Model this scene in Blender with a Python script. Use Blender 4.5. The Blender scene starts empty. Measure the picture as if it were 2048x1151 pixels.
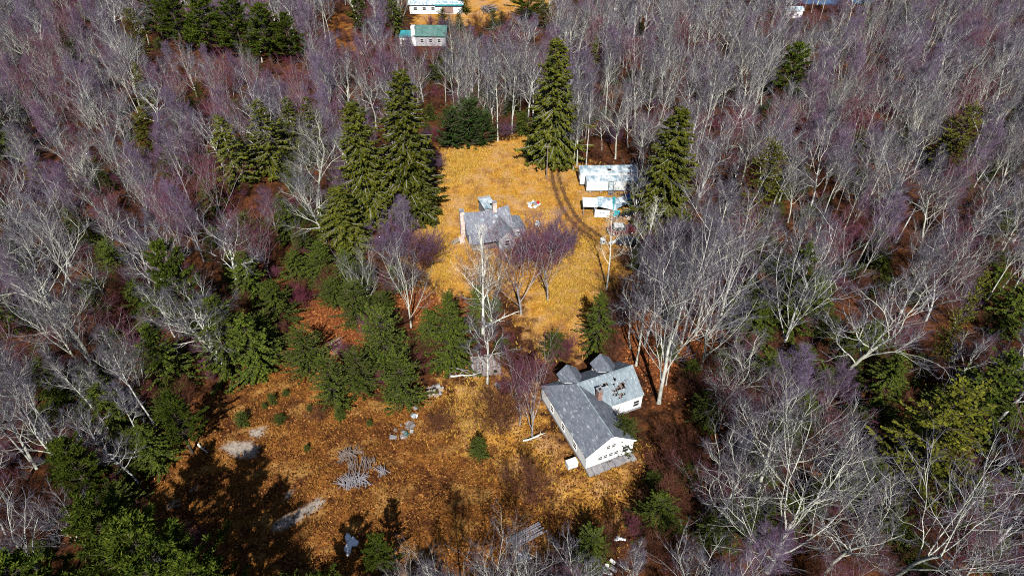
import bpy, math, random
import numpy as np

# ------------------------------------------------------------------ camera, sky, sun, exposure
S = bpy.context.scene
CAM_H, FPX, PITCH = 68.0, 1305.0, math.radians(39.0)   # drone height, focal length in px of a 2048 px wide frame, tilt
cam = bpy.data.objects.new('camera', bpy.data.cameras.new('camera'))
S.collection.objects.link(cam)
cam.location = (0, 0, CAM_H)
cam.rotation_euler = (math.pi / 2 - PITCH, 0, 0)
cam.data.sensor_width = 36.0
cam.data.lens = 36.0 * FPX / 2048.0
cam.data.clip_start, cam.data.clip_end = 0.5, 9000.0
S.camera = cam
SUN_EL, SUN_DX = math.radians(42.0), 0.05
W = bpy.data.worlds.new('World'); S.world = W; W.use_nodes = True
nt = W.node_tree; nt.nodes.clear()
wo = nt.nodes.new('ShaderNodeOutputWorld'); wb = nt.nodes.new('ShaderNodeBackground'); ws = nt.nodes.new('ShaderNodeTexSky')
ws.sky_type = 'NISHITA'; ws.sun_disc = False; ws.sun_elevation = SUN_EL; ws.sun_rotation = math.pi - math.atan(SUN_DX)
wb.inputs[1].default_value = 0.05
nt.links.new(ws.outputs[0], wb.inputs[0]); nt.links.new(wb.outputs[0], wo.inputs[0])
sl = bpy.data.lights.new('sun', 'SUN'); sl.energy = 5.0; sl.angle = math.radians(0.5); sl.color = (1.0, 0.955, 0.88)
sun = bpy.data.objects.new('sun', sl); S.collection.objects.link(sun)
from mathutils import Vector
sdir = Vector((-SUN_DX * math.cos(SUN_EL), math.cos(SUN_EL), -math.sin(SUN_EL)))
sun.rotation_euler = sdir.to_track_quat('-Z', 'Y').to_euler(); sun.location = (20, -60, 90)
S.view_settings.view_transform = 'Standard'; S.view_settings.look = 'None'
S.view_settings.gamma = 1.0; S.view_settings.use_curve_mapping = False
S.view_settings.exposure = 0.75
S.render.engine = 'CYCLES'
S.cycles.use_denoising = False
S.cycles.max_bounces = 2; S.cycles.diffuse_bounces = 0; S.cycles.glossy_bounces = 2
S.cycles.filter_width = 1.05

# ------------------------------------------------------------------ survey: image bearings -> ground coordinates
sp, cp = math.sin(PITCH), math.cos(PITCH)
def G(px, py, z=0.0):
    u = (px - 1024) / FPX; v = (py - 575.5) / FPX
    t = (z - CAM_H) / (-sp - v * cp)
    return (u * t, (cp - v * sp) * t)
def top_height(py, Y):
    v = (py - 575.5) / FPX
    return CAM_H - (sp + v * cp) * Y / (cp - v * sp)
def proj(x, y, z):
    dz = z - CAM_H; zc = y * cp - dz * sp
    return 1024 + FPX * x / zc, 575.5 + FPX * (-dz * cp - y * sp) / zc
def in_poly(x, y, poly):
    x = np.asarray(x, float); y = np.asarray(y, float); r = np.zeros(x.shape, bool); n = len(poly)
    for i in range(n):
        x0, y0 = poly[i]; x1, y1 = poly[(i + 1) % n]
        if y0 == y1: continue
        c = ((y0 > y) != (y1 > y)) & (x < (x1 - x0) * (y - y0) / (y1 - y0) + x0)
        r ^= c
    return r
def line_dist(x, y, pts, closed=False):
    d = np.full(np.shape(x), 1e9); n = len(pts)
    for i in range(n if closed else n - 1):
        ax, ay = pts[i]; bx, by = pts[(i + 1) % n]
        ex, ey = bx - ax, by - ay; L = ex * ex + ey * ey + 1e-9
        t = np.clip(((x - ax) * ex + (y - ay) * ey) / L, 0, 1)
        d = np.minimum(d, np.hypot(x - ax - t * ex, y - ay - t * ey))
    return d
def zone(x, y, poly, soft):
    d = line_dist(x, y, poly, True); d = np.where(in_poly(x, y, poly), d, -d)
    return np.clip(0.5 + d / (2 * soft), 0, 1)

# ------------------------------------------------------------------ materials
MAT = {}
def new_mat(name, rough=0.85, spec=0.15):
    m = bpy.data.materials.new(name); m.use_nodes = True; t = m.node_tree
    b = t.nodes['Principled BSDF']; b.inputs['Roughness'].default_value = rough
    b.inputs['Specular IOR Level'].default_value = spec
    MAT[name] = m
    return m, t, b
def node(t, kind, **kw):
    n = t.nodes.new(kind)
    for k, v in kw.items(): setattr(n, k, v)
    return n
def noise(t, scale, detail=4, rough=0.6, coord='Object', stretch=None):
    tc = node(t, 'ShaderNodeTexCoord'); n = node(t, 'ShaderNodeTexNoise')
    n.inputs['Scale'].default_value = scale; n.inputs['Detail'].default_value = detail; n.inputs['Roughness'].default_value = rough
    if stretch:
        mp = node(t, 'ShaderNodeMapping'); mp.inputs['Scale'].default_value = stretch
        t.links.new(tc.outputs[coord], mp.inputs[0]); t.links.new(mp.outputs[0], n.inputs['Vector'])
    else: t.links.new(tc.outputs[coord], n.inputs['Vector'])
    return n.outputs['Fac']
def ramp(t, fac, stops):
    r = node(t, 'ShaderNodeValToRGB'); e = r.color_ramp.elements
    while len(e) < len(stops): e.new(0.5)
    for i, (p, c) in enumerate(stops): e[i].position = p; e[i].color = (*c, 1)
    t.links.new(fac, r.inputs[0]); return r.outputs[0]
def mix(t, fac, a, b, mode='MIX'):
    m = node(t, 'ShaderNodeMix', data_type='RGBA', blend_type=mode)
    for s, v in ((0, fac), (6, a), (7, b)):
        if hasattr(v, 'links') or hasattr(v, 'is_output'): t.links.new(v, m.inputs[s])
        elif isinstance(v, (int, float)): m.inputs[s].default_value = v
        else: m.inputs[s].default_value = (*v, 1)
    return m.outputs[2]
def math_n(t, op, a, b=None, clamp=False):
    m = node(t, 'ShaderNodeMath', operation=op, use_clamp=clamp)
    for i, v in enumerate((a, b)):
        if v is None: continue
        if isinstance(v, (int, float)): m.inputs[i].default_value = v
        else: t.links.new(v, m.inputs[i])
    return m.outputs[0]
def bump(t, b, h, strength=0.4, dist=0.1):
    n = node(t, 'ShaderNodeBump'); n.inputs['Strength'].default_value = strength; n.inputs['Distance'].default_value = dist
    t.links.new(h, n.inputs['Height']); t.links.new(n.outputs[0], b.inputs['Normal'])
def simple(name, c1, c2, scale=2.0, rough=0.85, spec=0.15, stretch=None, lo=0.35, hi=0.65, bmp=0.0):
    m, t, b = new_mat(name, rough, spec); f = noise(t, scale, 5, 0.65, stretch=stretch)
    t.links.new(ramp(t, f, [(lo, c1), (hi, c2)]), b.inputs['Base Color'])
    if bmp: bump(t, b, f, bmp, 0.05)
    return m
def tree_mat(name, c1, c2, alt, scale=1.2):
    m, t, b = new_mat(name, 0.9, 0.1); f = noise(t, scale, 4)
    oi = node(t, 'ShaderNodeObjectInfo')
    c = ramp(t, f, [(0.38, c1), (0.62, c2)])
    c = mix(t, math_n(t, 'MULTIPLY', oi.outputs['Random'], 0.75), c, alt)
    t.links.new(c, b.inputs['Base Color']); return m
def needle_mat(name, dark, mid, light, trans=0.0):
    m, t, b = new_mat(name, 0.9, 0.04)
    g = node(t, 'ShaderNodeNewGeometry'); oi = node(t, 'ShaderNodeObjectInfo')
    f = noise(t, 0.5, 3)
    v = math_n(t, 'ADD', math_n(t, 'MULTIPLY', g.outputs['Random Per Island'], 0.6), math_n(t, 'MULTIPLY', f, 0.5))
    c = ramp(t, v, [(0.1, dark), (0.5, mid), (0.95, light)])
    hs = node(t, 'ShaderNodeHueSaturation')
    t.links.new(math_n(t, 'ADD', math_n(t, 'MULTIPLY', oi.outputs['Random'], 0.5), 0.75), hs.inputs['Value'])
    t.links.new(c, hs.inputs['Color']); t.links.new(hs.outputs[0], b.inputs['Base Color']); return m

tree_mat('bark_pale', (0.18, 0.175, 0.175), (0.66, 0.66, 0.64), (0.42, 0.43, 0.34), 0.8)
tree_mat('branchlet_grey', (0.13, 0.125, 0.145), (0.38, 0.38, 0.42), (0.27, 0.27, 0.25))
tree_mat('branchlet_purple', (0.095, 0.058, 0.095), (0.25, 0.17, 0.245), (0.21, 0.175, 0.27))
tree_mat('bark_grey', (0.13, 0.115, 0.125), (0.38, 0.36, 0.37), (0.25, 0.245, 0.225))
tree_mat('bark_white', (0.40, 0.39, 0.36), (0.70, 0.69, 0.64), (0.62, 0.62, 0.52))
tree_mat('bark_dark', (0.035, 0.028, 0.022), (0.085, 0.068, 0.05), (0.06, 0.05, 0.04))
tree_mat('twig_grey', (0.050, 0.043, 0.066), (0.125, 0.110, 0.160), (0.080, 0.072, 0.085), 0.4)
tree_mat('twig_purple', (0.070, 0.034, 0.066), (0.155, 0.082, 0.138), (0.135, 0.105, 0.18), 0.4)
tree_mat('twig_red', (0.10, 0.020, 0.040), (0.185, 0.050, 0.080), (0.15, 0.07, 0.105), 0.4)
tree_mat('twig_brown', (0.075, 0.030, 0.018), (0.15, 0.065, 0.035), (0.12, 0.045, 0.035), 0.4)
needle_mat('needles_spruce', (0.013, 0.019, 0.003), (0.042, 0.050, 0.006), (0.120, 0.118, 0.013))
needle_mat('needles_pine', (0.009, 0.018, 0.003), (0.031, 0.050, 0.006), (0.095, 0.108, 0.013))
needle_mat('needles_hemlock', (0.010, 0.020, 0.003), (0.036, 0.056, 0.007), (0.100, 0.115, 0.015))
needle_mat('needles_olive', (0.022, 0.028, 0.004), (0.070, 0.076, 0.008), (0.155, 0.150, 0.018))
needle_mat('leaves_yew', (0.008, 0.022, 0.005), (0.022, 0.050, 0.009), (0.060, 0.095, 0.018))
needle_mat('grass_gold', (0.30, 0.16, 0.025), (0.50, 0.29, 0.045), (0.66, 0.43, 0.10))
needle_mat('leaf_brown', (0.030, 0.011, 0.006), (0.12, 0.043, 0.013), (0.36, 0.165, 0.048))
needle_mat('grass_tawny', (0.08, 0.032, 0.009), (0.21, 0.092, 0.020), (0.44, 0.225, 0.05))
needle_mat('leaf_red', (0.075, 0.020, 0.009), (0.20, 0.062, 0.020), (0.42, 0.18, 0.060))

simple('white_paint', (0.56, 0.58, 0.61), (0.80, 0.80, 0.79), 1.2, 0.6, 0.3, lo=0.25, hi=0.5)
simple('white_metal', (0.34, 0.39, 0.43), (0.62, 0.63, 0.62), 0.9, 0.45, 0.4, lo=0.3, hi=0.5)
def shingle(name, c1, c2, scrape, course=7.0):
    m, t, b = new_mat(name, 0.9, 0.12); f = noise(t, 1.3, 5, 0.65, stretch=(2.2, 0.7, 1)); g = noise(t, 5.0, 3, 0.7, stretch=(1, 4, 1)); k = noise(t, 1.7, 6, 0.75, stretch=(2.4, 0.7, 1))
    c = ramp(t, f, [(0.33, c1), (0.67, c2)]); c = mix(t, 0.35, c, ramp(t, g, [(0.35, c1), (0.65, c2)]))
    c = mix(t, ramp(t, k, [(0.56, (0, 0, 0)), (0.66, (0.85, 0.85, 0.85))]), c, scrape)
    t.links.new(c, b.inputs['Base Color']); bump(t, b, g, 0.4, 0.04)
shingle('roof_shingle', (0.060, 0.072, 0.095), (0.16, 0.18, 0.22), (0.40, 0.42, 0.45))
shingle('roof_worn', (0.085, 0.115, 0.145), (0.27, 0.32, 0.36), (0.50, 0.54, 0.56))
shingle('roof_grey', (0.070, 0.078, 0.105), (0.21, 0.22, 0.26), (0.44, 0.45, 0.48))
simple('roof_metal', (0.16, 0.25, 0.32), (0.58, 0.64, 0.67), 0.9, 0.5, 0.4, stretch=(1, 0.5, 1), lo=0.40, hi=0.60)
simple('roof_green', (0.035, 0.095, 0.085), (0.085, 0.16, 0.15), 0.8, 0.6, 0.3)
simple('teal_paint', (0.02, 0.16, 0.19), (0.05, 0.30, 0.33), 1.5, 0.6)
simple('blue_tarp', (0.02, 0.06, 0.30), (0.05, 0.14, 0.48), 2, 0.5, 0.3)
simple('wood_weathered', (0.10, 0.075, 0.065), (0.26, 0.21, 0.19), 1.5, 0.95, stretch=(1, 1, 6), bmp=0.3)
simple('wood_grey', (0.12, 0.11, 0.125), (0.31, 0.29, 0.31), 2, 0.95, stretch=(6, 1, 1))
simple('wood_raw', (0.34, 0.20, 0.10), (0.52, 0.36, 0.20), 2, 0.9)
simple('siding_grey', (0.16, 0.155, 0.175), (0.40, 0.39, 0.41), 1.5, 0.95, stretch=(1, 1, 4))
simple('stone_grey', (0.15, 0.15, 0.17), (0.30, 0.29, 0.30), 1.6, 0.95, bmp=0.4)
simple('stone_cut', (0.20, 0.16, 0.12), (0.36, 0.30, 0.24), 1.6, 0.95, bmp=0.4)
simple('brick_red', (0.14, 0.07, 0.055), (0.32, 0.22, 0.19), 3.5, 0.95, bmp=0.3)
simple('brick_pale', (0.40, 0.26, 0.22), (0.66, 0.58, 0.54), 3.0, 0.95, bmp=0.3)
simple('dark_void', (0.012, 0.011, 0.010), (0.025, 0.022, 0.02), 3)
simple('black_rubber', (0.012, 0.012, 0.013), (0.03, 0.03, 0.03), 6, 0.8)
simple('car_maroon', (0.09, 0.012, 0.012), (0.14, 0.02, 0.018), 2, 0.4, 0.5)
simple('car_navy', (0.016, 0.020, 0.032), (0.030, 0.036, 0.052), 2, 0.3, 0.5)
simple('chrome_dull', (0.40, 0.41, 0.43), (0.60, 0.61, 0.63), 3, 0.35, 0.6)
simple('red_plastic', (0.40, 0.02, 0.02), (0.50, 0.04, 0.03), 3, 0.5)
simple('snow', (0.72, 0.76, 0.82), (0.88, 0.90, 0.94), 1.5, 0.7, bmp=0.5)
m_, t_, b_ = new_mat('glass_dark', 0.12, 0.6); b_.inputs['Base Color'].default_value = (0.02, 0.026, 0.034, 1)
m_, t_, b_ = new_mat('pond_water', 0.08, 0.5); b_.inputs['Base Color'].default_value = (0.05, 0.10, 0.22, 1)
bump(t_, b_, noise(t_, 0.8, 3), 0.1, 0.05)

# ------------------------------------------------------------------ object helpers
COL = S.collection
def link(o): COL.objects.link(o); return o
def tag(o, label=None, cat=None, group=None, kind=None):
    for k, v in (('label', label), ('category', cat), ('group', group), ('kind', kind)):
        if v: o[k] = v
    return o
def empty(name, loc=(0, 0, 0), rz=0.0):
    o = bpy.data.objects.new(name, None); o.location = loc; o.rotation_euler = (0, 0, rz); o.empty_display_size = 0.3
    return link(o)
def tri_mesh(name, V, T, mats, mi=None, smooth=False):
    V = np.ascontiguousarray(V, np.float32); T = np.ascontiguousarray(T, np.int32)
    me = bpy.data.meshes.new(name); me.vertices.add(len(V)); me.vertices.foreach_set('co', V.ravel())
    me.loops.add(T.size); me.loops.foreach_set('vertex_index', T.ravel())
    me.polygons.add(len(T)); me.polygons.foreach_set('loop_start', np.arange(0, T.size, 3, dtype=np.int32))
    me.polygons.foreach_set('loop_total', np.full(len(T), 3, np.int32))
    for m in mats: me.materials.append(MAT[m])
    if mi is not None: me.polygons.foreach_set('material_index', np.ascontiguousarray(mi, np.int32))
    if smooth: me.polygons.foreach_set('use_smooth', np.ones(len(T), bool))
    me.update(); return me
class MB:                                   # polygon builder for man-made things
    def __init__(s): s.v, s.f = [], []
    def add(s, v, f):
        o = len(s.v); s.v += [tuple(p) for p in v]; s.f += [tuple(i + o for i in q) for q in f]; return s
    def box(s, c, d, rz=0.0, rx=0.0, ry=0.0):
        x, y, z = d[0] / 2, d[1] / 2, d[2] / 2
        pts = [Vector(p) for p in ((-x,-y,-z),(x,-y,-z),(x,y,-z),(-x,y,-z),(-x,-y,z),(x,-y,z),(x,y,z),(-x,y,z))]
        from mathutils import Euler
        e = Euler((rx, ry, rz)).to_matrix(); cc = Vector(c)
        return s.add([e @ p + cc for p in pts], [(0,3,2,1),(4,5,6,7),(0,1,5,4),(1,2,6,5),(2,3,7,6),(3,0,4,7)])
    def slab(s, poly, ext):                  # polygon extruded along ext
        n = len(poly); a = [Vector(p) for p in poly]; b = [p + Vector(ext) for p in a]
        return s.add(a + b, [tuple(range(n)), tuple(range(2 * n - 1, n - 1, -1))] + [(i, i + n, (i + 1) % n + n, (i + 1) % n) for i in range(n)])
    def cyl(s, p, q, r0, r1, k=8):
        p, q = Vector(p), Vector(q); d = (q - p).normalized()
        a = d.orthogonal().normalized(); b = d.cross(a); v = []
        for c, r in ((p, r0), (q, r1)):
            v += [c + (a * math.cos(2 * math.pi * i / k) + b * math.sin(2 * math.pi * i / k)) * r for i in range(k)]
        return s.add(v, [(i, (i + 1) % k, (i + 1) % k + k, i + k) for i in range(k)] + [tuple(range(k - 1, -1, -1)), tuple(range(k, 2 * k))])
    def build(s, name, mat, parent=None, bevel=0.0):
        import bmesh
        me = bpy.data.meshes.new(name); me.from_pydata(s.v, [], s.f); me.materials.append(MAT[mat])
        bm = bmesh.new(); bm.from_mesh(me); bmesh.ops.recalc_face_normals(bm, faces=bm.faces); bm.to_mesh(me); bm.free()
        o = link(bpy.data.objects.new(name, me)); o.parent = parent
        if bevel:
            md = o.modifiers.new('bevel', 'BEVEL'); md.width = bevel; md.segments = 2; md.limit_method = 'ANGLE'
        return o
def place(me, name, parent=None, loc=(0, 0, 0), rot=(0, 0, 0), sc=(1, 1, 1)):
    o = link(bpy.data.objects.new(name, me)); o.parent = parent; o.location = loc; o.rotation_euler = rot; o.scale = sc
    return o
def unit(v): return v / (np.linalg.norm(v) + 1e-9)

# ------------------------------------------------------------------ ground
WP = lambda poly: [G(*p) for p in poly]
GOLD1 = WP([(890,300),(960,292),(1045,272),(1110,318),(1168,335),(1270,345),(1265,480),(1222,580),(1178,625),(1165,712),(1085,712),(1050,640),(1040,600),(960,590),(890,585),(830,560),(812,470),(868,405),(885,350)])
GOLD2 = WP([(900,770),(985,735),(1070,790),(1160,935),(1270,900),(1262,985),(1200,1045),(1120,1010),(1030,960),(940,900),(890,860)])
GOLD3 = WP([(870,-40),(1110,-60),(1100,20),(1012,50),(870,52),(825,48)])
PATCH4 = WP([(655,20),(720,20),(715,105),(672,110)])
FIELD = WP([(265,1040),(320,935),(420,815),(540,735),(640,745),(760,790),(870,790),(1000,745),(1150,930),(1290,905),(1290,1010),(1180,1090),(1100,1180),(480,1180),(400,1100)])
REDL = WP([(575,640),(640,598),(720,615),(850,575),(960,600),(940,640),(840,660),(745,640),(720,720),(650,740),(570,700)])
EDGE_E = WP([(1240,560),(1330,600),(1440,700),(1420,780),(1330,800),(1270,740),(1180,700)])
GRAVEL = [WP([(440,890),(470,882),(500,880),(520,890),(510,915),(480,915),(455,905)]), WP([(498,862),(530,852),(528,872),(508,874)]),
          WP([(545,1050),(570,1030),(630,1000),(655,998),(610,1035),(548,1062)]), WP([(572,985),(592,965),(590,985),(575,998)]),
          WP([(330,1008),(355,998),(352,1014),(332,1018)]), WP([(378,978),(396,970),(394,982),(380,986)]), WP([(655,680),(680,675),(682,712),(660,705)])]
RUT1 = WP([(1103,335),(1106,360),(1112,385),(1124,415),(1140,440),(1160,458),(1185,475),(1200,490)])
RUT2 = WP([(1112,332),(1121,365),(1131,395),(1147,425),(1163,445),(1190,465),(1212,482)])
def axis(lo, hi, step, far):
    a = np.arange(lo, hi + 1e-6, step); o = np.array([3, 8, 18, 40, 90, 200, 500, 1200, far])
    return np.concatenate([(lo - o)[::-1], a, hi + o])
gx, gy = axis(-70, 70, 0.7, 4000), axis(28, 262, 0.7, 4000)
GX, GY = np.meshgrid(gx, gy); fx, fy = GX.ravel(), GY.ravel()
nx, ny = len(gx), len(gy)
rg = np.random.default_rng(5)
fz = 0.05 * np.sin(fx * 0.9 + 1.3 * np.sin(fy * 0.31)) * np.sin(fy * 0.8 + np.sin(fx * 0.4)) + 0.04 * rg.random(len(fx)) - 0.09
me = bpy.data.meshes.new('ground'); me.vertices.add(len(fx)); me.vertices.foreach_set('co', np.stack([fx, fy, fz], 1).astype(np.float32).ravel())
ii = (np.arange(ny - 1)[:, None] * nx + np.arange(nx - 1)[None]).ravel()
Q = np.stack([ii, ii + 1, ii + nx + 1, ii + nx], 1).astype(np.int32)
me.loops.add(Q.size); me.loops.foreach_set('vertex_index', Q.ravel()); me.polygons.add(len(Q))
me.polygons.foreach_set('loop_start', np.arange(0, Q.size, 4, dtype=np.int32)); me.polygons.foreach_set('loop_total', np.full(len(Q), 4, np.int32))
me.polygons.foreach_set('use_smooth', np.ones(len(Q), bool)); me.update()
def gold_at(x, y): return np.maximum.reduce([zone(x, y, GOLD1, 4.0), 0.8 * zone(x, y, GOLD2, 5.0), zone(x, y, GOLD3, 4.0)])
def field_at(x, y): return np.maximum.reduce([zone(x, y, FIELD, 3.5), 0.8 * zone(x, y, PATCH4, 3.0)])
def red_at(x, y): return np.maximum(zone(x, y, REDL, 2.0), 0.7 * zone(x, y, EDGE_E, 4.0))
def gravel_at(x, y): return np.maximum.reduce([zone(x, y, p, 0.7) for p in GRAVEL])
rutd = np.minimum(line_dist(fx, fy, RUT1), line_dist(fx, fy, RUT2))
for nm, val in (('gold', gold_at(fx, fy)), ('field', field_at(fx, fy)), ('red', red_at(fx, fy)), ('gravel', gravel_at(fx, fy)), ('rut', np.clip(1.3 - rutd / 0.6, 0, 1))):
    a = me.attributes.new(nm, 'FLOAT', 'POINT'); a.data.foreach_set('value', val.astype(np.float32))
m, t, b = new_mat('ground_mix', 0.95, 0.05)
def attr(nm): return node(t, 'ShaderNodeAttribute', attribute_name=nm).outputs['Fac']
n_big, n_mid, n_fine, n_tiny = noise(t, 0.10, 3), noise(t, 0.45, 5), noise(t, 2.2, 5, 0.7), noise(t, 6.0, 3, 0.7)
edge = math_n(t, 'MULTIPLY', math_n(t, 'SUBTRACT', n_mid, 0.5), 1.5)
def masked(nm, sharp=3.0):
    v = math_n(t, 'ADD', attr(nm), edge); v = math_n(t, 'SUBTRACT', v, 0.5); v = math_n(t, 'MULTIPLY', v, sharp); return math_n(t, 'ADD', v, 0.5, True)
grain = math_n(t, 'ADD', math_n(t, 'MULTIPLY', n_fine, 0.6), math_n(t, 'MULTIPLY', n_tiny, 0.4))
forest = mix(t, ramp(t, n_mid, [(0.42, (0, 0, 0)), (0.62, (1, 1, 1))]), ramp(t, grain, [(0.38, (0.008, 0.004, 0.003)), (0.66, (0.070, 0.028, 0.014))]), ramp(t, grain, [(0.38, (0.026, 0.009, 0.004)), (0.66, (0.20, 0.075, 0.028))]))
fieldc = mix(t, ramp(t, math_n(t, 'ADD', math_n(t, 'MULTIPLY', n_mid, 0.5), math_n(t, 'MULTIPLY', n_big, 0.5)), [(0.45, (0, 0, 0)), (0.56, (1, 1, 1))]), ramp(t, grain, [(0.40, (0.018, 0.007, 0.004)), (0.66, (0.15, 0.054, 0.018))]), ramp(t, grain, [(0.36, (0.085, 0.028, 0.007)), (0.66, (0.33, 0.135, 0.030))]))
fieldc = mix(t, ramp(t, noise(t, 0.3, 4, 0.6, stretch=(0.8, 1, 1)), [(0.54, (0, 0, 0)), (0.64, (0.8, 0.8, 0.8))]), fieldc, ramp(t, grain, [(0.34, (0.18, 0.088, 0.022)), (0.66, (0.42, 0.235, 0.075))]))
n_pat, n_soil = noise(t, 0.22, 5, 0.65), noise(t, 0.33, 4, 0.6, stretch=(1, 0.8, 1))
goldc = mix(t, ramp(t, n_mid, [(0.40, (0, 0, 0)), (0.60, (1, 1, 1))]), ramp(t, grain, [(0.32, (0.22, 0.085, 0.010)), (0.68, (0.49, 0.230, 0.026))]), ramp(t, grain, [(0.32, (0.33, 0.155, 0.030)), (0.68, (0.56, 0.310, 0.075))]))
goldc = mix(t, ramp(t, n_pat, [(0.46, (0, 0, 0)), (0.60, (0.85, 0.85, 0.85))]), goldc, ramp(t, grain, [(0.32, (0.30, 0.155, 0.065)), (0.68, (0.52, 0.325, 0.165))]))
goldc = mix(t, ramp(t, n_soil, [(0.50, (0, 0, 0)), (0.62, (0.85, 0.85, 0.85))]), goldc, ramp(t, grain, [(0.34, (0.13, 0.055, 0.018)), (0.66, (0.34, 0.165, 0.055))]))
redc = ramp(t, grain, [(0.36, (0.050, 0.013, 0.007)), (0.52, (0.17, 0.052, 0.018)), (0.66, (0.40, 0.175, 0.060))])
gravc = ramp(t, grain, [(0.34, (0.17, 0.14, 0.115)), (0.64, (0.36, 0.31, 0.27))])
rutc = ramp(t, grain, [(0.36, (0.070, 0.034, 0.014)), (0.62, (0.16, 0.08, 0.03))])
c = mix(t, masked('red'), forest, redc); c = mix(t, masked('field'), c, fieldc); c = mix(t, masked('gold'), c, goldc)
c = mix(t, math_n(t, 'MULTIPLY', attr('rut'), 0.95), c, rutc); c = mix(t, masked('gravel', 2.5), c, gravc)
t.links.new(c, b.inputs['Base Color']); bump(t, b, grain, 0.9, 0.22)
me.materials.append(m)
ground = tag(link(bpy.data.objects.new('ground', me)), kind='structure')

simple('track_dirt', (0.045, 0.022, 0.010), (0.17, 0.085, 0.032), 1.5, 0.95, lo=0.3, hi=0.7)
def wheel_track(pts, w, seed):                  # worn bare-earth strip just above the ground sheet
    rng_ = np.random.default_rng(seed); P = np.array(pts); q = np.linspace(0, len(P) - 1, 90)
    C = np.stack([np.interp(q, np.arange(len(P)), P[:, 0]), np.interp(q, np.arange(len(P)), P[:, 1])], 1)
    for _ in range(6): C[1:-1] = (C[:-2] + 2 * C[1:-1] + C[2:]) / 4
    T = np.gradient(C, axis=0); T /= np.linalg.norm(T, axis=1, keepdims=True); N = np.stack([-T[:, 1], T[:, 0]], 1)
    ww = (w / 2 * (1 + rng_.normal(0, 0.3, 90)) * np.minimum(1, np.minimum(np.arange(90), 89 - np.arange(90)) / 12))[:, None]
    V = np.concatenate([np.c_[C + N * ww, np.full(90, 0.014)], np.c_[C - N * ww, np.full(90, 0.014)]]); i = np.arange(89)
    tag(place(tri_mesh('path', V, np.concatenate([np.stack([i, i + 1, i + 91], 1), np.stack([i, i + 91, i + 90], 1)]), ['track_dirt']), 'path'), kind='structure')
wheel_track(RUT1, 0.7, 1); wheel_track(RUT2, 0.65, 2)
wheel_track(WP([(1150, 452), (1175, 480), (1195, 510), (1205, 545)]), 0.4, 3)

# ------------------------------------------------------------------ tree builders (numpy tubes)
class TB:
    def __init__(s): s.v, s.t, s.m, s.n = [], [], [], 0
    def push(s, v, t, m):
        s.v.append(v); s.t.append(t + s.n); s.m.append(np.full(len(t), m)); s.n += len(v)
    def tube(s, P, R, k, m=0):
        P = np.asarray(P); R = np.asarray(R); n = len(P)
        T = np.gradient(P, axis=0); T /= np.linalg.norm(T, axis=1, keepdims=True) + 1e-9
        ref = np.array([0.31, 0.87, 0.38]) if abs(T[0] @ np.array([0.31, 0.87, 0.38])) < 0.9 else np.array([1.0, 0, 0])
        A = np.cross(T, ref); A /= np.linalg.norm(A, axis=1, keepdims=True) + 1e-9; B = np.cross(T, A)
        an = np.arange(k) * 2 * np.pi / k
        V = P[:, None] + R[:, None, None] * (A[:, None] * np.cos(an)[None, :, None] + B[:, None] * np.sin(an)[None, :, None])
        i = np.arange(n - 1)[:, None] * k + np.arange(k)[None]; j = np.arange(n - 1)[:, None] * k + (np.arange(k)[None] + 1) % k
        i, j = i.ravel(), j.ravel()
        s.push(V.reshape(-1, 3), np.concatenate([np.stack([i, j, j + k], 1), np.stack([i, j + k, i + k], 1)]), m)
    def twigs(s, P, D, L, R, rng, m=1, bend=0.35):
        N = len(P); D = D / (np.linalg.norm(D, axis=1, keepdims=True) + 1e-9)
        D2 = D + rng.normal(0, bend, (N, 3)); D2 /= np.linalg.norm(D2, axis=1, keepdims=True)
        M = P + D * (L * 0.5)[:, None]; E = M + D2 * (L * 0.5)[:, None]
        A = np.cross(D, np.array([0.4, 0.3, 0.85])); A /= np.linalg.norm(A, axis=1, keepdims=True) + 1e-9; B = np.cross(D, A)
        V = np.empty((N, 7, 3))
        for q in range(3):
            o = (A * math.cos(q * 2.0944) + B * math.sin(q * 2.0944))
            V[:, q] = P + o * R[:, None]; V[:, 3 + q] = M + o * (R * 0.75)[:, None]
        V[:, 6] = E
        f = np.array([[0,1,4],[0,4,3],[1,2,5],[1,5,4],[2,0,3],[2,3,5],[3,4,6],[4,5,6],[5,3,6]])
        s.push(V.reshape(-1, 3), (f[None] + (np.arange(N) * 7)[:, None, None]).reshape(-1, 3), m)
    def leaves(s, P, D, U, L, Wd, m=1):       # bent kite-shaped sprays: 4 triangles each
        N = len(P); D = D / (np.linalg.norm(D, axis=1, keepdims=True) + 1e-9)
        Sd = np.cross(D, U); Sd /= np.linalg.norm(Sd, axis=1, keepdims=True) + 1e-9; Up = np.cross(Sd, D)
        V = np.empty((N, 4, 3)); mid = P + D * (L * 0.5)[:, None]
        V[:, 0] = P; V[:, 1] = mid + Sd * (Wd * 0.5)[:, None] - Up * (Wd * 0.18)[:, None]; V[:, 2] = P + D * L[:, None] - Up * (Wd * 0.1)[:, None]; V[:, 3] = mid - Sd * (Wd * 0.5)[:, None] - Up * (Wd * 0.18)[:, None]
        f = np.array([[0,1,2],[0,2,3]])
        s.push(V.reshape(-1, 3), (f[None] + (np.arange(N) * 4)[:, None, None]).reshape(-1, 3), m)
    def mesh(s, name, mats, smooth=False): return tri_mesh(name, np.concatenate(s.v), np.concatenate(s.t), mats, np.concatenate(s.m), smooth)
def grow(rng, p, d, L, n, wig, up):
    pts = [p]; seg = L / n
    for i in range(n):
        d = unit(d + rng.normal(0, wig, 3) + np.array([0, 0, up])); p = p + d * seg; pts.append(p)
    return np.array(pts)
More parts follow.
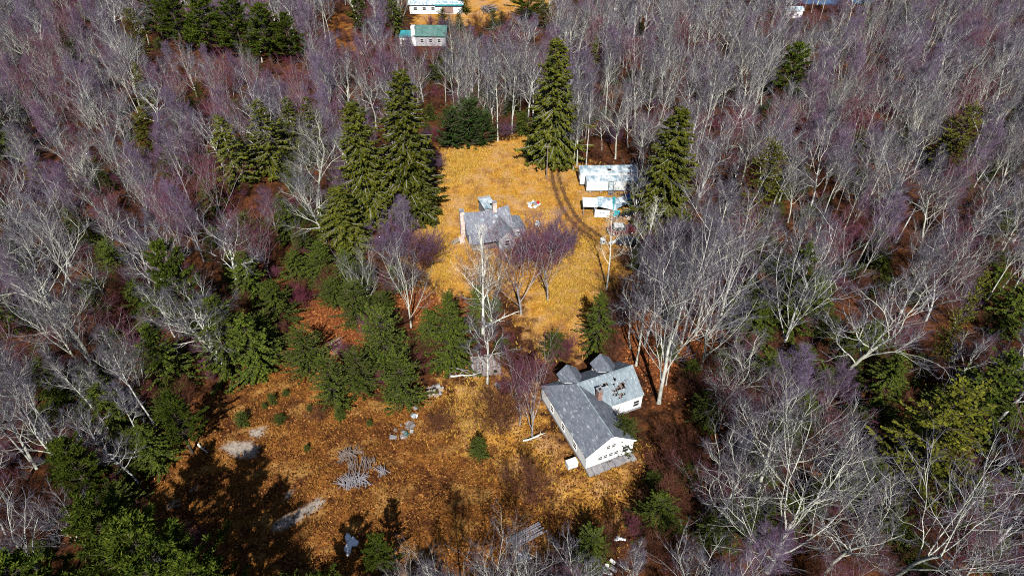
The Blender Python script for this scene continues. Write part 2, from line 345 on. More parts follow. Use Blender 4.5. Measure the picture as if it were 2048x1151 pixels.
def side_dir(rng, d, ang, az=None):
    a = np.cross(d, [0.2, 0.1, 1.0]) if abs(d[2]) < 0.98 else np.array([1.0, 0, 0]); a = unit(a); b = np.cross(d, a)
    az = rng.uniform(0, 2 * np.pi) if az is None else az
    return unit(d * math.cos(ang) + (a * math.cos(az) + b * math.sin(az)) * math.sin(ang))
def at_path(P, f):
    x = f * (len(P) - 1); i = min(int(x), len(P) - 2); return P[i] + (P[i + 1] - P[i]) * (x - i), unit(P[i + 1] - P[i])
BARE = {  # H, trunk end, radius, limbs, from, to, angle, limb length, wiggle, up, L2 per limb, L3 per L2, twigs per L3, twig length
    'oak':   dict(H=17, te=0.66, r=0.22, nl=10, f0=0.32, f1=0.66, a=(0.45, 0.95), ll=0.42, wg=0.16, up=0.05, n2=8, n3=5, nt=5, tl=1.05, wgt=0.06),
    'maple': dict(H=17, te=0.90, r=0.16, nl=17, f0=0.26, f1=0.90, a=(0.40, 0.75), ll=0.42, wg=0.09, up=0.10, n2=8, n3=4, nt=7, tl=1.05, wgt=0.04),
    'slim':  dict(H=18, te=0.94, r=0.15, nl=15, f0=0.48, f1=0.93, a=(0.45, 0.9), ll=0.26, wg=0.12, up=0.08, n2=7, n3=4, nt=5, tl=0.9, wgt=0.025),
    'vase':  dict(H=17, te=0.45, r=0.18, nl=8, f0=0.12, f1=0.45, a=(0.25, 0.55), ll=0.66, wg=0.10, up=0.06, n2=9, n3=5, nt=5, tl=1.0, wgt=0.04),
    'snag':  dict(H=15, te=0.95, r=0.20, nl=11, f0=0.35, f1=0.92, a=(0.4, 0.8), ll=0.28, wg=0.12, up=0.10, n2=5, n3=2, nt=2, tl=0.7, wgt=0.03),
    'shrub': dict(H=5, te=0.30, r=0.05, nl=14, f0=0.02, f1=0.30, a=(0.2, 0.85), ll=0.85, wg=0.10, up=0.05, n2=8, n3=4, nt=6, tl=0.6, wgt=0.05),
}
def make_bare(kind, seed, mats):
    k = BARE[kind]; rng = np.random.default_rng(seed); H = k['H']
    tr, cr = TB(), TB()
    P = grow(rng, np.array([0, 0, -0.4]), np.array([0, 0, 1.0]), H * k['te'], 10, k['wgt'], 0.02)
    R = k['r'] * (1 - 0.80 * np.linspace(0, 1, 11) * (1 if k['te'] > 0.8 else 0.55)); R[0] *= 1.35
    tr.tube(P, R, 7)
    az0 = rng.uniform(0, 6.28); tP, tD, tL, tR = [], [], [], []
    for i in range(k['nl']):
        rel = i / (k['nl'] - 1); f = (k['f0'] + (k['f1'] - k['f0']) * rel) / k['te']; f = min(f, 0.985)
        p, d = at_path(P, f); r = np.interp(f * 10, np.arange(11), R) * rng.uniform(0.42, 0.62)
        ang = rng.uniform(*k['a']) * (1.15 - 0.45 * rel); az = az0 + i * 2.4 + rng.normal(0, 0.3)
        d1 = side_dir(rng, np.array([0, 0, 1.0]), ang, az)
        L1 = H * k['ll'] * (1.05 - (0.55 if k['te'] > 0.8 else 0.1) * rel) * rng.uniform(0.75, 1.15)
        P1 = grow(rng, p, d1, L1, 9, k['wg'], k['up']); R1 = r * (1 - 0.82 * np.linspace(0, 1, 10) ** 0.8)
        tr.tube(P1, R1, 5)
        n2 = k['n2'] + rng.integers(-1, 2)
        for j in range(n2):
            f2 = 0.22 + 0.78 * (j + rng.random() * 0.6) / n2; f2 = min(f2, 0.98); p2, d2 = at_path(P1, f2)
            L2 = L1 * rng.uniform(0.26, 0.46) * (1.15 - 0.55 * f2); r2 = max(0.018, np.interp(f2 * 9, np.arange(10), R1) * 0.55)
            P2 = grow(rng, p2, side_dir(rng, d2, rng.uniform(0.5, 0.95)), L2, 5, k['wg'], k['up'] + 0.03)
            cr.tube(P2, r2 * (1 - 0.7 * np.linspace(0, 1, 6)), 4)
            for q in range(k['n3']):
                f3 = 0.2 + 0.78 * (q + rng.random()) / k['n3']; f3 = min(f3, 0.98); p3, d3 = at_path(P2, f3)
                L3 = L2 * rng.uniform(0.35, 0.65); r3 = max(0.012, r2 * 0.5)
                P3 = grow(rng, p3, side_dir(rng, d3, rng.uniform(0.4, 0.9)), L3, 3, k['wg'], k['up'] + 0.04)
                cr.tube(P3, r3 * np.array([1, 0.8, 0.62, 0.4]), 3, 2)
                for z in range(k['nt']):
                    p4, d4 = at_path(P3, rng.uniform(0.15, 1.0)); tP.append(p4); tD.append(d4)
    n = len(tP); tP = np.array(tP); tD = np.array(tD) + rng.normal(0, 0.5, (n, 3)); tD[:, 2] += 0.22
    cr.twigs(tP, tD, k['tl'] * rng.uniform(0.5, 1.2, n), rng.uniform(0.008, 0.013, n) * (0.8 if kind == 'shrub' else 1.0), rng, 1)
    both = TB()
    for s_ in (tr, cr):
        for v, tt, mm in zip(s_.v, s_.t, s_.m): both.v.append(v)
    off = tr.n; both.t = tr.t + [q + off for q in cr.t]; both.m = tr.m + cr.m
    return tr.mesh(kind + '_trunk', mats, True), cr.mesh(kind + '_crown', mats), both.mesh(kind + '_tree', mats), H, kind
def make_conifer(seed, H, RB, mats, prof=0.85, droop=0.25, whorl=0.55, nb=7, clear=0.05, spray=0.55, wide=0.26, dens=3.0, puff=False, rag=0.2, tipup=0.12):
    rng = np.random.default_rng(seed); tr, cr = TB(), TB()
    P = grow(rng, np.array([0, 0, -0.3]), np.array([0, 0, 1.0]), H * 0.97 + 0.3, 9, 0.012, 0.1)
    tr.tube(P, np.maximum(0.018 * H * (1 - np.linspace(0, 1, 10)), 0.02), 6)
    LP, LD, LU, LL, LW = [], [], [], [], []
    z = H * clear
    while z < H * 0.985:
        rel = z / H; base = RB * (1 - rel) ** prof * (0.55 + 0.45 * min(1, (rel - clear) / 0.12 + 0.3)) + 0.15
        for i in range(nb + rng.integers(-1, 2)):
            L = base * (1 + rng.normal(0, rag)); L = max(0.2, L)
            if rng.random() < 0.06: continue
            az = rng.uniform(0, 6.283); d = np.array([math.cos(az), math.sin(az), (0.45 if puff else 0.18) + 0.5 * rel ** 2])
            p, _ = at_path(P, min(0.99, (z + rng.uniform(-0.2, 0.2)) / (H * 0.97))); n = 4
            pts = [p]; dd = unit(d)
            for s_ in range(n):
                dd = unit(dd + np.array([0, 0, -droop * 0.5 if s_ < 2 else (-droop * 0.3 + tipup * s_ * 0.5)]) + rng.normal(0, 0.06, 3)); pts.append(pts[-1] + dd * L / n)
            pts = np.array(pts); tr_r = max(0.012, 0.018 * L)
            cr.tube(pts, tr_r * np.array([1, 0.8, 0.6, 0.45, 0.3]), 3, 0)
            ns = max(3, int(L * dens * 2)); f = rng.uniform(0.12 if not puff else 0.35, 1.0, ns) ** 0.8
            x = f * n; idx = np.minimum(x.astype(int), n - 1); q = pts[idx] + (pts[idx + 1] - pts[idx]) * (x - idx)[:, None]
            dr = pts[idx + 1] - pts[idx]; dr /= np.linalg.norm(dr, axis=1, keepdims=True)
            side = np.cross(dr, [0, 0, 1.0]); sg = rng.choice([-1, 1], ns)[:, None]
            if puff:
                for rep in range(4):
                    D = dr * 0.6 + rng.normal(0, 0.7, (ns, 3)); D[:, 2] += 0.35
                    LP.append(q + rng.normal(0, 0.08, (ns, 3))); LD.append(D); LU.append(rng.normal(0, 1, (ns, 3))); LL.append(spray * rng.uniform(0.6, 1.2, ns)); LW.append(wide * rng.uniform(0.6, 1.2, ns))
            else:
                D = dr * 0.75 + side * sg * rng.uniform(0.3, 1.0, (ns, 1)) + rng.normal(0, 0.18, (ns, 3)); D[:, 2] -= droop * rng.uniform(0.2, 1.6, ns)
                U = np.array([0, 0, 1.0]) + rng.normal(0, 0.35, (ns, 3))
                LP.append(q); LD.append(D); LU.append(U); LL.append(spray * rng.uniform(0.55, 1.25, ns) * (0.55 + 0.45 * (1 - rel))); LW.append(wide * rng.uniform(0.6, 1.3, ns))
        z += whorl * rng.uniform(0.75, 1.25) * (0.65 + 0.35 * (1 - rel))
    n = 14; LP.append(np.tile(P[-1], (n, 1)) - np.outer(rng.uniform(0, 0.7, n), [0, 0, 1])); LD.append(rng.normal(0, 0.4, (n, 3)) + np.array([0, 0, 0.7])); LU.append(rng.normal(0, 1, (n, 3))); LL.append(np.full(n, spray * 0.7)); LW.append(np.full(n, wide * 0.6))
    cr.leaves(np.concatenate(LP), np.concatenate(LD), np.concatenate(LU), np.concatenate(LL), np.concatenate(LW), 1)
    both = TB(); both.v = tr.v + cr.v; both.t = tr.t + [q + tr.n for q in cr.t]; both.m = tr.m + cr.m
    return tr.mesh('conifer_trunk', mats, True), cr.mesh('conifer_crown', mats), both.mesh('conifer_tree', mats), H, RB

PROTO = {
    'oak':   [make_bare('oak', s, ['bark_pale', 'twig_grey', 'branchlet_grey']) for s in (11, 12, 13, 14, 15, 16)],
    'maple': [make_bare('maple', s, ['bark_grey', 'twig_purple', 'branchlet_purple']) for s in (21, 22, 23, 26)] + [make_bare('vase', s, ['bark_grey', 'twig_red', 'twig_red']) for s in (24, 25, 27)],
    'slim':  [make_bare('slim', s, ['bark_pale', 'twig_grey', 'branchlet_grey']) for s in (31, 32, 35, 36)] + [make_bare('vase', s, ['bark_pale', 'twig_grey', 'branchlet_grey']) for s in (33, 34, 37)],
    'snag':  [make_bare('snag', s, ['bark_white', 'bark_white', 'bark_white']) for s in (41, 42)],
    'shrub': [make_bare('shrub', 51, ['twig_brown', 'twig_red', 'twig_red']), make_bare('shrub', 52, ['twig_brown', 'twig_purple', 'twig_purple']), make_bare('shrub', 53, ['twig_brown', 'twig_brown', 'twig_brown'])],
}
CON = {
    'spruce':  [make_conifer(s, 25, 4.6, ['bark_grey', 'needles_spruce'], prof=0.66, droop=0.42, whorl=0.52, nb=12, spray=0.85, wide=0.30, dens=5.4, rag=0.25) for s in (61, 62, 63)],
    'small_spruce': [make_conifer(s, 14, 2.9, ['bark_grey', 'needles_spruce'], prof=0.8, droop=0.3, whorl=0.5, nb=9, spray=0.6, wide=0.24, dens=5.0, rag=0.28) for s in (64, 65)],
    'pine':    [make_conifer(s, 18, 4.2, ['bark_dark', 'needles_pine'], prof=0.55, droop=0.12, whorl=0.85, nb=8, clear=0.22, spray=0.42, wide=0.13, dens=6.0, puff=True, rag=0.34) for s in (71, 72)],
    'hemlock': [make_conifer(s, 11, 3.4, ['bark_dark', 'needles_hemlock'], prof=0.62, droop=0.3, whorl=0.42, nb=9, spray=0.48, wide=0.2, dens=6.0, rag=0.30) for s in (74, 75)],
    'cedar':   [make_conifer(s, 7, 2.9, ['bark_dark', 'needles_hemlock'], prof=0.34, droop=0.1, whorl=0.28, nb=11, clear=0.02, spray=0.36, wide=0.16, dens=5.2, rag=0.3) for s in (77, 78)],
    'olive':   [make_conifer(s, 13, 3.4, ['bark_dark', 'needles_olive'], prof=0.5, droop=0.15, whorl=0.55, nb=10, clear=0.10, spray=0.48, wide=0.2, dens=5.5, rag=0.34) for s in (80, 81)],
    'yew':     [make_conifer(83, 5, 3.2, ['bark_dark', 'leaves_yew'], prof=0.36, droop=0.05, whorl=0.24, nb=13, clear=0.02, spray=0.32, wide=0.2, dens=6.5, rag=0.25)],
}
def tree(name, meshes, x, y, scale, rz, parts=True, lean=(0, 0), sxy=None):
    s3 = (sxy or scale, sxy or scale, scale); rot = (lean[0], lean[1], rz)
    if not parts:
        return place(meshes[2], name, None, (x, y, 0), rot, s3)
    r = empty(name, (x, y, 0)); r.rotation_euler = rot; r.scale = s3
    place(meshes[0], 'trunk', r); place(meshes[1], 'crown', r)
    return r

# ------------------------------------------------------------------ white farmhouse (L-shaped, hipped outer corner, damaged wing roof)
def window(parent, c, w, h, axis='x', bars=1, name='window'):
    """c: centre on the wall's outer face; axis 'x': the wall runs along x and faces -y; '-y': runs along y and faces -x; 'y': faces +x"""
    if axis == 'x': D = lambda a, d, z: (a, d, z)
    else: D = lambda a, d, z: (d, a, z)
    sg = 1 if axis == 'y' else -1
    def pos(a, dep, z): return (c[0] + a, c[1] + sg * dep, c[2] + z) if axis == 'x' else (c[0] + sg * dep, c[1] + a, c[2] + z)
    f = MB(); fw = 0.05
    for a in (-w / 2, w / 2): f.box(pos(a, 0.03, 0), D(fw, 0.07, h + fw))
    for z in (-h / 2, h / 2): f.box(pos(0, 0.035, z), D(w + fw + 0.03, 0.09, fw))
    for q in range(bars): f.box(pos(0, 0.025, -h / 2 + h * (q + 1) / (bars + 1)), D(w - fw, 0.05, 0.035))
    wd = f.build(name, 'white_paint', parent)
    MB().box(pos(0, 0.012, 0), D(w - fw, 0.02, h - fw)).build('pane', 'glass_dark', wd)
    return wd
hx, hy = G(1171, 939)
Wd, Ln, Tn, ZE, RISE = 6.6, 12.5, 11.6, 2.55, 2.3
SL = RISE / (Wd / 2); OV = 0.14
house = tag(empty('farmhouse', (hx, hy, 0), math.radians(23.3)), 'white L-shaped farmhouse with grey shingle roof, rear dormers and rotted wing roof', 'house')
zr = ZE + RISE
wl = lambda poly, ext, nm='wall', mt='white_paint': MB().slab(poly, ext).build(nm, mt, house)
wl([(0,0,0.25),(Wd,0,0.25),(Wd,0,ZE),(Wd/2,0,zr-0.02),(0,0,ZE)], (0,0.15,0))
wl([(0,0.15,0.25),(0,Ln,0.25),(0,Ln,ZE),(0,0.15,ZE)], (0.15,0,0))
wl([(0.15,Ln,0.25),(Tn,Ln,0.25),(Tn,Ln,ZE),(0.15,Ln,ZE)], (0,-0.15,0))
wl([(Wd,0.15,0.25),(Wd,Ln-Wd,0.25),(Wd,Ln-Wd,ZE),(Wd,0.15,ZE)], (-0.15,0,0))
wl([(Wd,Ln-Wd,0.25),(Tn,Ln-Wd,0.25),(Tn,Ln-Wd,ZE),(Wd,Ln-Wd,ZE)], (0,0.15,0))
wl([(Tn,Ln-Wd+0.15,0.25),(Tn,Ln-0.15,0.25),(Tn,Ln-0.15,ZE+0.1),(Tn,Ln-Wd/2,zr-0.02),(Tn,Ln-Wd+0.15,ZE+0.1)], (-0.15,0,0))
fd = MB(); fd.box((Wd/2, Ln/2, 0.05), (Wd+0.12, Ln+0.12, 0.46)); fd.build('foundation', 'stone_grey', house)
MB().box(((Wd+Tn)/2+0.1, Ln-Wd/2, 0.05), (Tn-Wd-0.1, Wd+0.10, 0.45)).build('foundation', 'stone_grey', house)
# broken stone apron along the gable front
for q in range(9):
    rr = random.Random(q); MB().box((-0.1+q*0.74+0.37, -0.58+rr.uniform(-0.1,0.1), 0.10), (0.69, 0.95+rr.uniform(-0.25,0.3), 0.34+rr.uniform(-0.1,0.1)), rr.uniform(-0.06,0.06)).build('apron_stone', 'stone_grey', house)
eh = lambda d: ZE + SL * d                       # roof height at plan distance d inside the wall line
def roof(poly, mt='roof_shingle', nm='roof_slope', th=0.14): return MB().slab([(x, y, z + 0.06) for x, y, z in poly], (0, 0, -th)).build(nm, mt, house)
roof([(-OV,-OV,eh(-OV)),(Wd/2,-OV,zr),(Wd/2,Ln-Wd/2,zr),(-OV,Ln+OV,eh(-OV))])
roof([(Wd/2,-OV,zr),(Wd+OV,-OV,eh(-OV)),(Wd+OV,Ln-Wd-OV,eh(-OV)),(Wd/2,Ln-Wd/2,zr)])
roof([(-OV,Ln+OV,eh(-OV)),(Wd/2,Ln-Wd/2,zr),(Tn+OV,Ln-Wd/2,zr),(Tn+OV,Ln+OV,eh(-OV))])
# wing front slope: shingle courses with rotted-through gaps over bare rafters
rng = random.Random(3); mb = MB(); NR, NC = 20, 44
holes = [(0.36,0.30,0.08,0.07),(0.58,0.24,0.05,0.10),(0.50,0.40,0.06,0.04),(0.44,0.58,0.10,0.07),(0.56,0.56,0.13,0.10),(0.64,0.46,0.09,0.06),(0.36,0.70,0.10,0.05),(0.50,0.76,0.12,0.05),(0.40,0.84,0.08,0.035),(0.76,0.36,0.05,0.025)]
tv = lambda s_: Wd - (s_ - (Ln - Wd))
gap = set()
for r in range(NR):
    for q in range(NC):
        a, d = (q + 0.5) / NC, 1 - (r + 0.5) / NR
        if any(((a - h[0]) / h[2]) ** 2 + ((d - h[1]) / h[3]) ** 2 < 0.75 + rng.uniform(-0.55, 0.4) for h in holes): gap.add((r, q))
for r in range(NR):
    s0 = Ln - Wd - OV + (Wd / 2 + OV) * r / NR; s1 = Ln - Wd - OV + (Wd / 2 + OV) * (r + 1) / NR
    z0, z1 = eh(s0 - (Ln - Wd)), eh(s1 - (Ln - Wd)); q = 0
    while q < NC:
        if (r, q) in gap: q += 1; continue
        e = q
        while e < NC and (r, e) not in gap: e += 1
        X = lambda s_, f: tv(s_) + (Tn + OV - tv(s_)) * f / NC
        up = 0.075 + 0.012 * ((r + q) % 2)
        mb.slab([(X(s0, q), s0, z0 + up + 0.02), (X(s0, e), s0, z0 + up + 0.02), (X(s1, e), s1 + 0.01, z1 + up - 0.01), (X(s1, q), s1 + 0.01, z1 + up - 0.01)], (0, 0, -0.07)); q = e
mb.build('rotted_roof_slope', 'roof_worn', house)['label'] = 'weathered blue grey wing roof slope with rotted holes'
for q in range(8):
    x = Wd + 0.5 + q * 0.62; y0, y1 = Ln - Wd + 0.2, Ln - Wd / 2
    MB().slab([(x, y0, eh(0.2) - 0.12), (x + 0.09, y0, eh(0.2) - 0.12), (x + 0.09, y1, zr - 0.12), (x, y1, zr - 0.12)], (0, 0, 0.1)).build('rafter', 'wood_weathered', house)
MB().box(((Wd + Tn) / 2 - 0.2, Ln - Wd / 2, ZE - 0.1), (Tn - Wd + 0.3, Wd - 0.5, 0.1)).build('attic_floor', 'wood_weathered', house)
MB().slab([(Wd/2-0.09,-OV,zr+0.07),(Wd/2+0.09,-OV,zr+0.07),(Wd/2+0.09,Ln-Wd/2,zr+0.07),(Wd/2-0.09,Ln-Wd/2,zr+0.07)], (0,0,0.05)).build('ridge_cap', 'roof_worn', house)
MB().slab([(Wd/2,Ln-Wd/2-0.09,zr+0.075),(Tn+OV,Ln-Wd/2-0.09,zr+0.075),(Tn+OV,Ln-Wd/2+0.09,zr+0.075),(Wd/2,Ln-Wd/2+0.09,zr+0.075)], (0,0,0.05)).build('ridge_cap', 'roof_worn', house)
for td in (3.6, 8.7):
    dm = MB().slab([(td-1.25,Ln-0.05,ZE+0.1),(td+1.25,Ln-0.05,ZE+0.1),(td+1.25,Ln-0.05,zr-1.0),(td,Ln-0.05,zr+0.1),(td-1.25,Ln-0.05,zr-1.0)], (0,-Wd/2+0.8,0)).build('dormer', 'white_paint', house)
    for sg in (-1, 1):
        MB().slab([(td,Ln+0.2,zr+0.26),(td+sg*1.5,Ln+0.2,zr-0.98),(td+sg*1.5,Ln-1.5,zr-0.98),(td,Ln-Wd/2-0.05,zr+0.26)], (0,0,-0.12)).build('dormer_roof', 'roof_shingle', dm)
ch = MB().box((Wd/2+2.05, Ln-Wd/2-2.35, zr-0.9), (0.62, 0.62, 2.6)).build('chimney', 'brick_red', house)
MB().box((Wd/2+2.05, Ln-Wd/2-2.35, zr+0.45), (0.78, 0.78, 0.12)).build('chimney_cap', 'stone_grey', ch)
MB().box((Wd/2+2.05, Ln-Wd/2-2.35, zr+0.53), (0.34, 0.34, 0.06)).build('flue', 'dark_void', ch)
for a in (1.9, 2.65, 3.4, 4.15): window(house, (a, 0, 1.35), 0.58, 0.72)
window(house, (5.5, 0, 1.4), 0.95, 1.25)
window(house, (2.9, 0, 3.0), 0.55, 0.7); window(house, (3.65, 0, 3.0), 0.55, 0.7)
window(house, (Tn - 0.9, Ln - Wd, 1.25), 0.9, 1.15)
for yy in (3.0, 6.2, 9.5): window(house, (0, yy, 1.25), 0.9, 1.1, axis='-y')
for c_, d_ in (((Wd/4-0.15, -OV-0.03, (eh(-OV)+zr)/2-0.02), 1), ((Wd*3/4+0.15, -OV-0.03, (eh(-OV)+zr)/2-0.02), -1)):
    MB().box(c_, (math.hypot(Wd/2+OV, RISE+SL*OV), 0.05, 0.2), ry=-d_*math.atan(SL)).build('fascia_board', 'white_paint', house)

fx_, fy_ = G(1143, 931)
o = tag(empty('chest_freezer', (fx_, fy_, 0), math.radians(23)), 'white discarded chest freezer beside the farmhouse gable', 'freezer')
MB().box((0, 0, 0.42), (1.35, 0.85, 0.84)).build('body', 'white_metal', o, 0.04); l = MB().box((0, 0, 0.91), (1.40, 0.90, 0.13)).build('lid', 'white_metal', o, 0.03)
MB().box((0.1, -0.46, 0.86), (0.25, 0.05, 0.06)).build('handle', 'chrome_dull', l)

# ------------------------------------------------------------------ derelict grey house in the upper clearing
dx, dy = G(944, 501)
dh = tag(empty('derelict_house', (dx, dy, 0), math.radians(17)), 'derelict grey house with sagging patched roof behind purple shrubs', 'house')
def dpart(poly, ext, nm, mt): return MB().slab(poly, ext).build(nm, mt, dh)
# main block x 0..8, y 2..8, ridge along x
dpart([(0,2,0),(8,2,0),(8,2,2.6),(0,2,2.6)], (0,0.15,0), 'wall', 'siding_grey'); dpart([(0,7.85,0),(8,7.85,0),(8,7.85,2.6),(0,7.85,2.6)], (0,0.15,0), 'wall', 'siding_grey')
for x in (0, 7.85): dpart([(x,2.15,0),(x,7.85,0),(x,7.85,2.6),(x,5,4.9),(x,2.15,2.6)], (0.15,0,0), 'wall', 'siding_grey')
def sag(xa, ya, za, xb, yb, zb, nm, mt, n=8, dip=0.5, th=0.12):       # roof slope with a sagging middle, built in strips
    m_ = MB(); pts = []
    for i in range(n + 1):
        f = i / n; x = xa + (xb - xa) * f; dd = dip * math.sin(math.pi * f)
        pts.append(((x, ya, za - dd), (x, yb, zb - dd * 0.4)))
    v, f_ = [], []
    for a_, b2 in pts: v += [a_, b2, (a_[0], a_[1], a_[2]-th), (b2[0], b2[1], b2[2]-th)]
    for i in range(n):
        k = i * 4; f_ += [(k,k+4,k+5,k+1),(k+2,k+3,k+7,k+6),(k,k+2,k+6,k+4),(k+1,k+5,k+7,k+3)]
    f_ += [(0,1,3,2),(n*4,n*4+2,n*4+3,n*4+1)]
    return m_.add(v, f_).build(nm, mt, dh)
sag(-0.3, 5, 5.05, 8.3, 1.6, 2.4, 'roof_slope', 'roof_grey'); sag(-0.3, 5.01, 5.05, 8.3, 8.4, 2.4, 'roof_slope', 'roof_grey')
sag(0.2, 1.9, 2.3, 7.6, -0.6, 1.7, 'porch_roof', 'roof_grey', dip=0.12)
for x in (0.4, 2.7, 5.0, 7.3): MB().box((x, -0.35, 0.85), (0.12, 0.12, 1.7)).build('porch_post', 'wood_weathered', dh)
MB().box((3.9, 0.7, 0.12), (7.6, 2.3, 0.2)).build('porch_floor', 'wood_weathered', dh)
# cross gable facing the camera side and a low lean-to at the end
dpart([(4.6,-1.4,0),(7.6,-1.4,0),(7.6,-1.4,2.4),(6.1,-1.4,3.8),(4.6,-1.4,2.4)], (0,0.15,0), 'gable_wall', 'siding_grey')
dpart([(4.3,-1.7,2.25),(6.1,-1.7,3.98),(6.1,4.2,3.98),(4.3,2.6,2.25)], (0,0,-0.12), 'gable_roof', 'roof_grey'); dpart([(6.1,-1.7,3.98),(7.9,-1.7,2.25),(7.9,2.6,2.25),(6.1,4.2,3.98)], (0,0,-0.12), 'gable_roof', 'roof_worn')
for x in (4.6, 7.45): dpart([(x,-1.25,0),(x,2,0),(x,2,2.3),(x,-1.25,2.3)], (0.15,0,0), 'gable_side_wall', 'siding_grey')
dpart([(8.0,1.5,2.3),(10.6,1.5,1.8),(10.6,6,1.8),(8.0,6,2.3)], (0,0,-0.12), 'lean_to_roof', 'roof_grey')
dpart([(10.3,1.7,0),(10.3,5.8,0),(10.3,5.8,1.74),(10.3,1.7,1.74)], (0.12,0,0), 'lean_to_wall', 'siding_grey'); dpart([(8,1.7,0),(10.3,1.7,0),(10.3,1.7,1.74),(8,1.7,2.15)], (0,0.12,0), 'lean_to_wall', 'siding_grey')
window(dh, (6.1, -1.4, 1.4), 0.8, 1.1); window(dh, (1.4, 2, 1.4), 0.8, 1.1); window(dh, (3.2, 2, 1.4), 0.8, 1.1); window(dh, (9.2, 1.7, 1.0), 0.6, 0.7)
d_ = MB().box((2.3, 1.97, 1.0), (0.9, 0.06, 2.0)).build('door', 'wood_weathered', dh); MB().cyl((2.6, 1.93, 1.0), (2.6, 1.86, 1.0), 0.05, 0.05).build('handle', 'chrome_dull', d_)
# rear ell with a pale flat roof, exterior chimney, ridge chimney, loose roofing
dpart([(4.7,8.4,0),(6.7,8.4,0),(6.7,8.4,2.7),(4.7,8.4,2.7)], (0,4.6,0), 'rear_ell', 'siding_grey'); dpart([(4.5,8.0,3.15),(6.9,8.0,3.15),(6.9,13.2,2.6),(4.5,13.2,2.6)], (0,0,-0.14), 'ell_roof', 'roof_metal')
MB().box((6.2, 9.2, 2.98), (0.5, 0.6, 0.3)).build('roof_hatch', 'dark_void', dh)
c1 = MB().box((-0.45, 5.0, 2.6), (0.75, 0.9, 5.6)).build('exterior_chimney', 'brick_pale', dh); MB().box((-0.45, 5.0, 5.45), (0.9, 1.05, 0.14)).build('chimney_cap', 'stone_grey', c1)
c2 = MB().box((5.6, 4.8, 5.1), (0.7, 0.7, 2.2)).build('chimney', 'brick_pale', dh); MB().box((5.6, 4.8, 6.26), (0.84, 0.84, 0.12)).build('chimney_cap', 'stone_grey', c2)
rr = random.Random(9)
for q in range(12):
    x = rr.uniform(0.3, 7.5); y = rr.uniform(5.6, 7.6); z = 5.05 - (y - 5) * 0.78 - 0.45 * math.sin(math.pi * (x + 0.3) / 8.6) * (1 - 0.6 * (y - 5) / 3.4)
    MB().box((x, y, z + 0.05), (rr.uniform(0.4, 1.3), rr.uniform(0.3, 0.6), 0.03), rr.uniform(-0.3, 0.3), -math.atan(0.78)).build('roofing_sheet', rr.choice(['roof_metal', 'roof_worn', 'wood_grey', 'dark_void', 'wood_weathered']), dh)
for q in range(9):
    x = rr.uniform(0.5, 7.0); y = rr.uniform(2.2, 4.2); z = 2.4 + (y - 1.6) * 0.78 - 0.45 * math.sin(math.pi * (x + 0.3) / 8.6) * (1 - 0.6 * (5 - y) / 3.4)
    MB().box((x, y, z + 0.02), (rr.uniform(0.5, 1.5), rr.uniform(0.3, 0.7), 0.03), rr.uniform(-0.2, 0.2), math.atan(0.78)).build('roofing_sheet', rr.choice(['roof_worn', 'dark_void', 'wood_weathered', 'wood_grey', 'roof_shingle']), dh)
for q in range(4): MB().box((-1.7 - q * 0.33, 3.2, 0.62 - q * 0.16), (0.34, 1.1, 0.16)).build('step', 'stone_cut', dh)
MB().box((-1.1, 3.2, 0.35), (0.9, 1.2, 0.7)).build('stoop', 'brick_pale', dh)

# ------------------------------------------------------------------ two white trailers side by side
tx, ty = G(1172, 386)
t1 = tag(empty('mobile_home', (tx, ty, 0), math.radians(0.8)), 'white mobile home with dark framed door and wooden steps', 'mobile home')
MB().box((5.6, 1.15, 1.55), (11.2, 2.3, 2.1)).build('body', 'white_metal', t1, 0.06); MB().box((5.6, 1.15, 2.63), (11.3, 2.36, 0.08)).build('roof', 'roof_metal', t1)
for q in range(26): MB().box((0.4 + q * 0.42, -0.006, 1.5), (0.035, 0.02, 1.9)).build('siding_rib', 'white_metal', t1)
MB().box((5.6, 1.15, 0.46), (11.1, 2.1, 0.1)).build('chassis', 'black_rubber', t1)
for x in (0.8, 3.0, 5.4, 8.0, 10.4): MB().box((x, 0.35, 0.2), (0.4, 0.4, 0.44)).build('block_pier', 'stone_grey', t1)
df = MB()
for a in (-0.5, 0.5): df.box((4.9 + a, -0.035, 1.55), (0.10, 0.06, 2.0))
df.box((4.9, -0.035, 2.52), (1.10, 0.06, 0.10)); df.build('door_frame', 'black_rubber', t1)
d_ = MB().box((4.9, -0.02, 1.52), (0.9, 0.04, 1.92)).build('door', 'roof_metal', t1); MB().cyl((5.22, -0.04, 1.5), (5.22, -0.11, 1.5), 0.05, 0.05).build('handle', 'chrome_dull', d_)
for q in range(3): MB().box((4.9, -0.28 - q * 0.3, 0.47 - q * 0.16), (1.0, 0.3, 0.06)).build('step', 'wood_grey', t1)
for a in (-0.46, 0.46): MB().slab([(4.9 + a, -0.1, 0.5), (4.9 + a, -1.05, 0.0), (4.9 + a, -1.05, 0.12), (4.9 + a, -0.1, 0.62)], (0.05, 0, 0)).build('stringer', 'wood_grey', t1)
window(t1, (8.3, 0, 1.75), 0.9, 0.8)
t2 = tag(empty('mobile_home', (tx - 1.1, ty + 2.55, 0), math.radians(1.6)), 'white mobile home with square roof hatch, behind the one with steps', 'mobile home')
MB().box((5.9, 1.6, 1.75), (11.8, 3.2, 2.5)).build('body', 'white_metal', t2, 0.06); MB().box((5.9, 1.6, 3.04), (11.9, 3.26, 0.08)).build('roof', 'roof_metal', t2)
for q in range(14): MB().box((6.6 + q * 0.38, 1.6, 3.095), (0.06, 3.2, 0.03)).build('roof_seam', 'roof_metal', t2)
for q in range(5): MB().box((0.8 + q * 1.1, 1.6, 3.09), (0.05, 3.2, 0.02)).build('roof_seam', 'white_metal', t2)
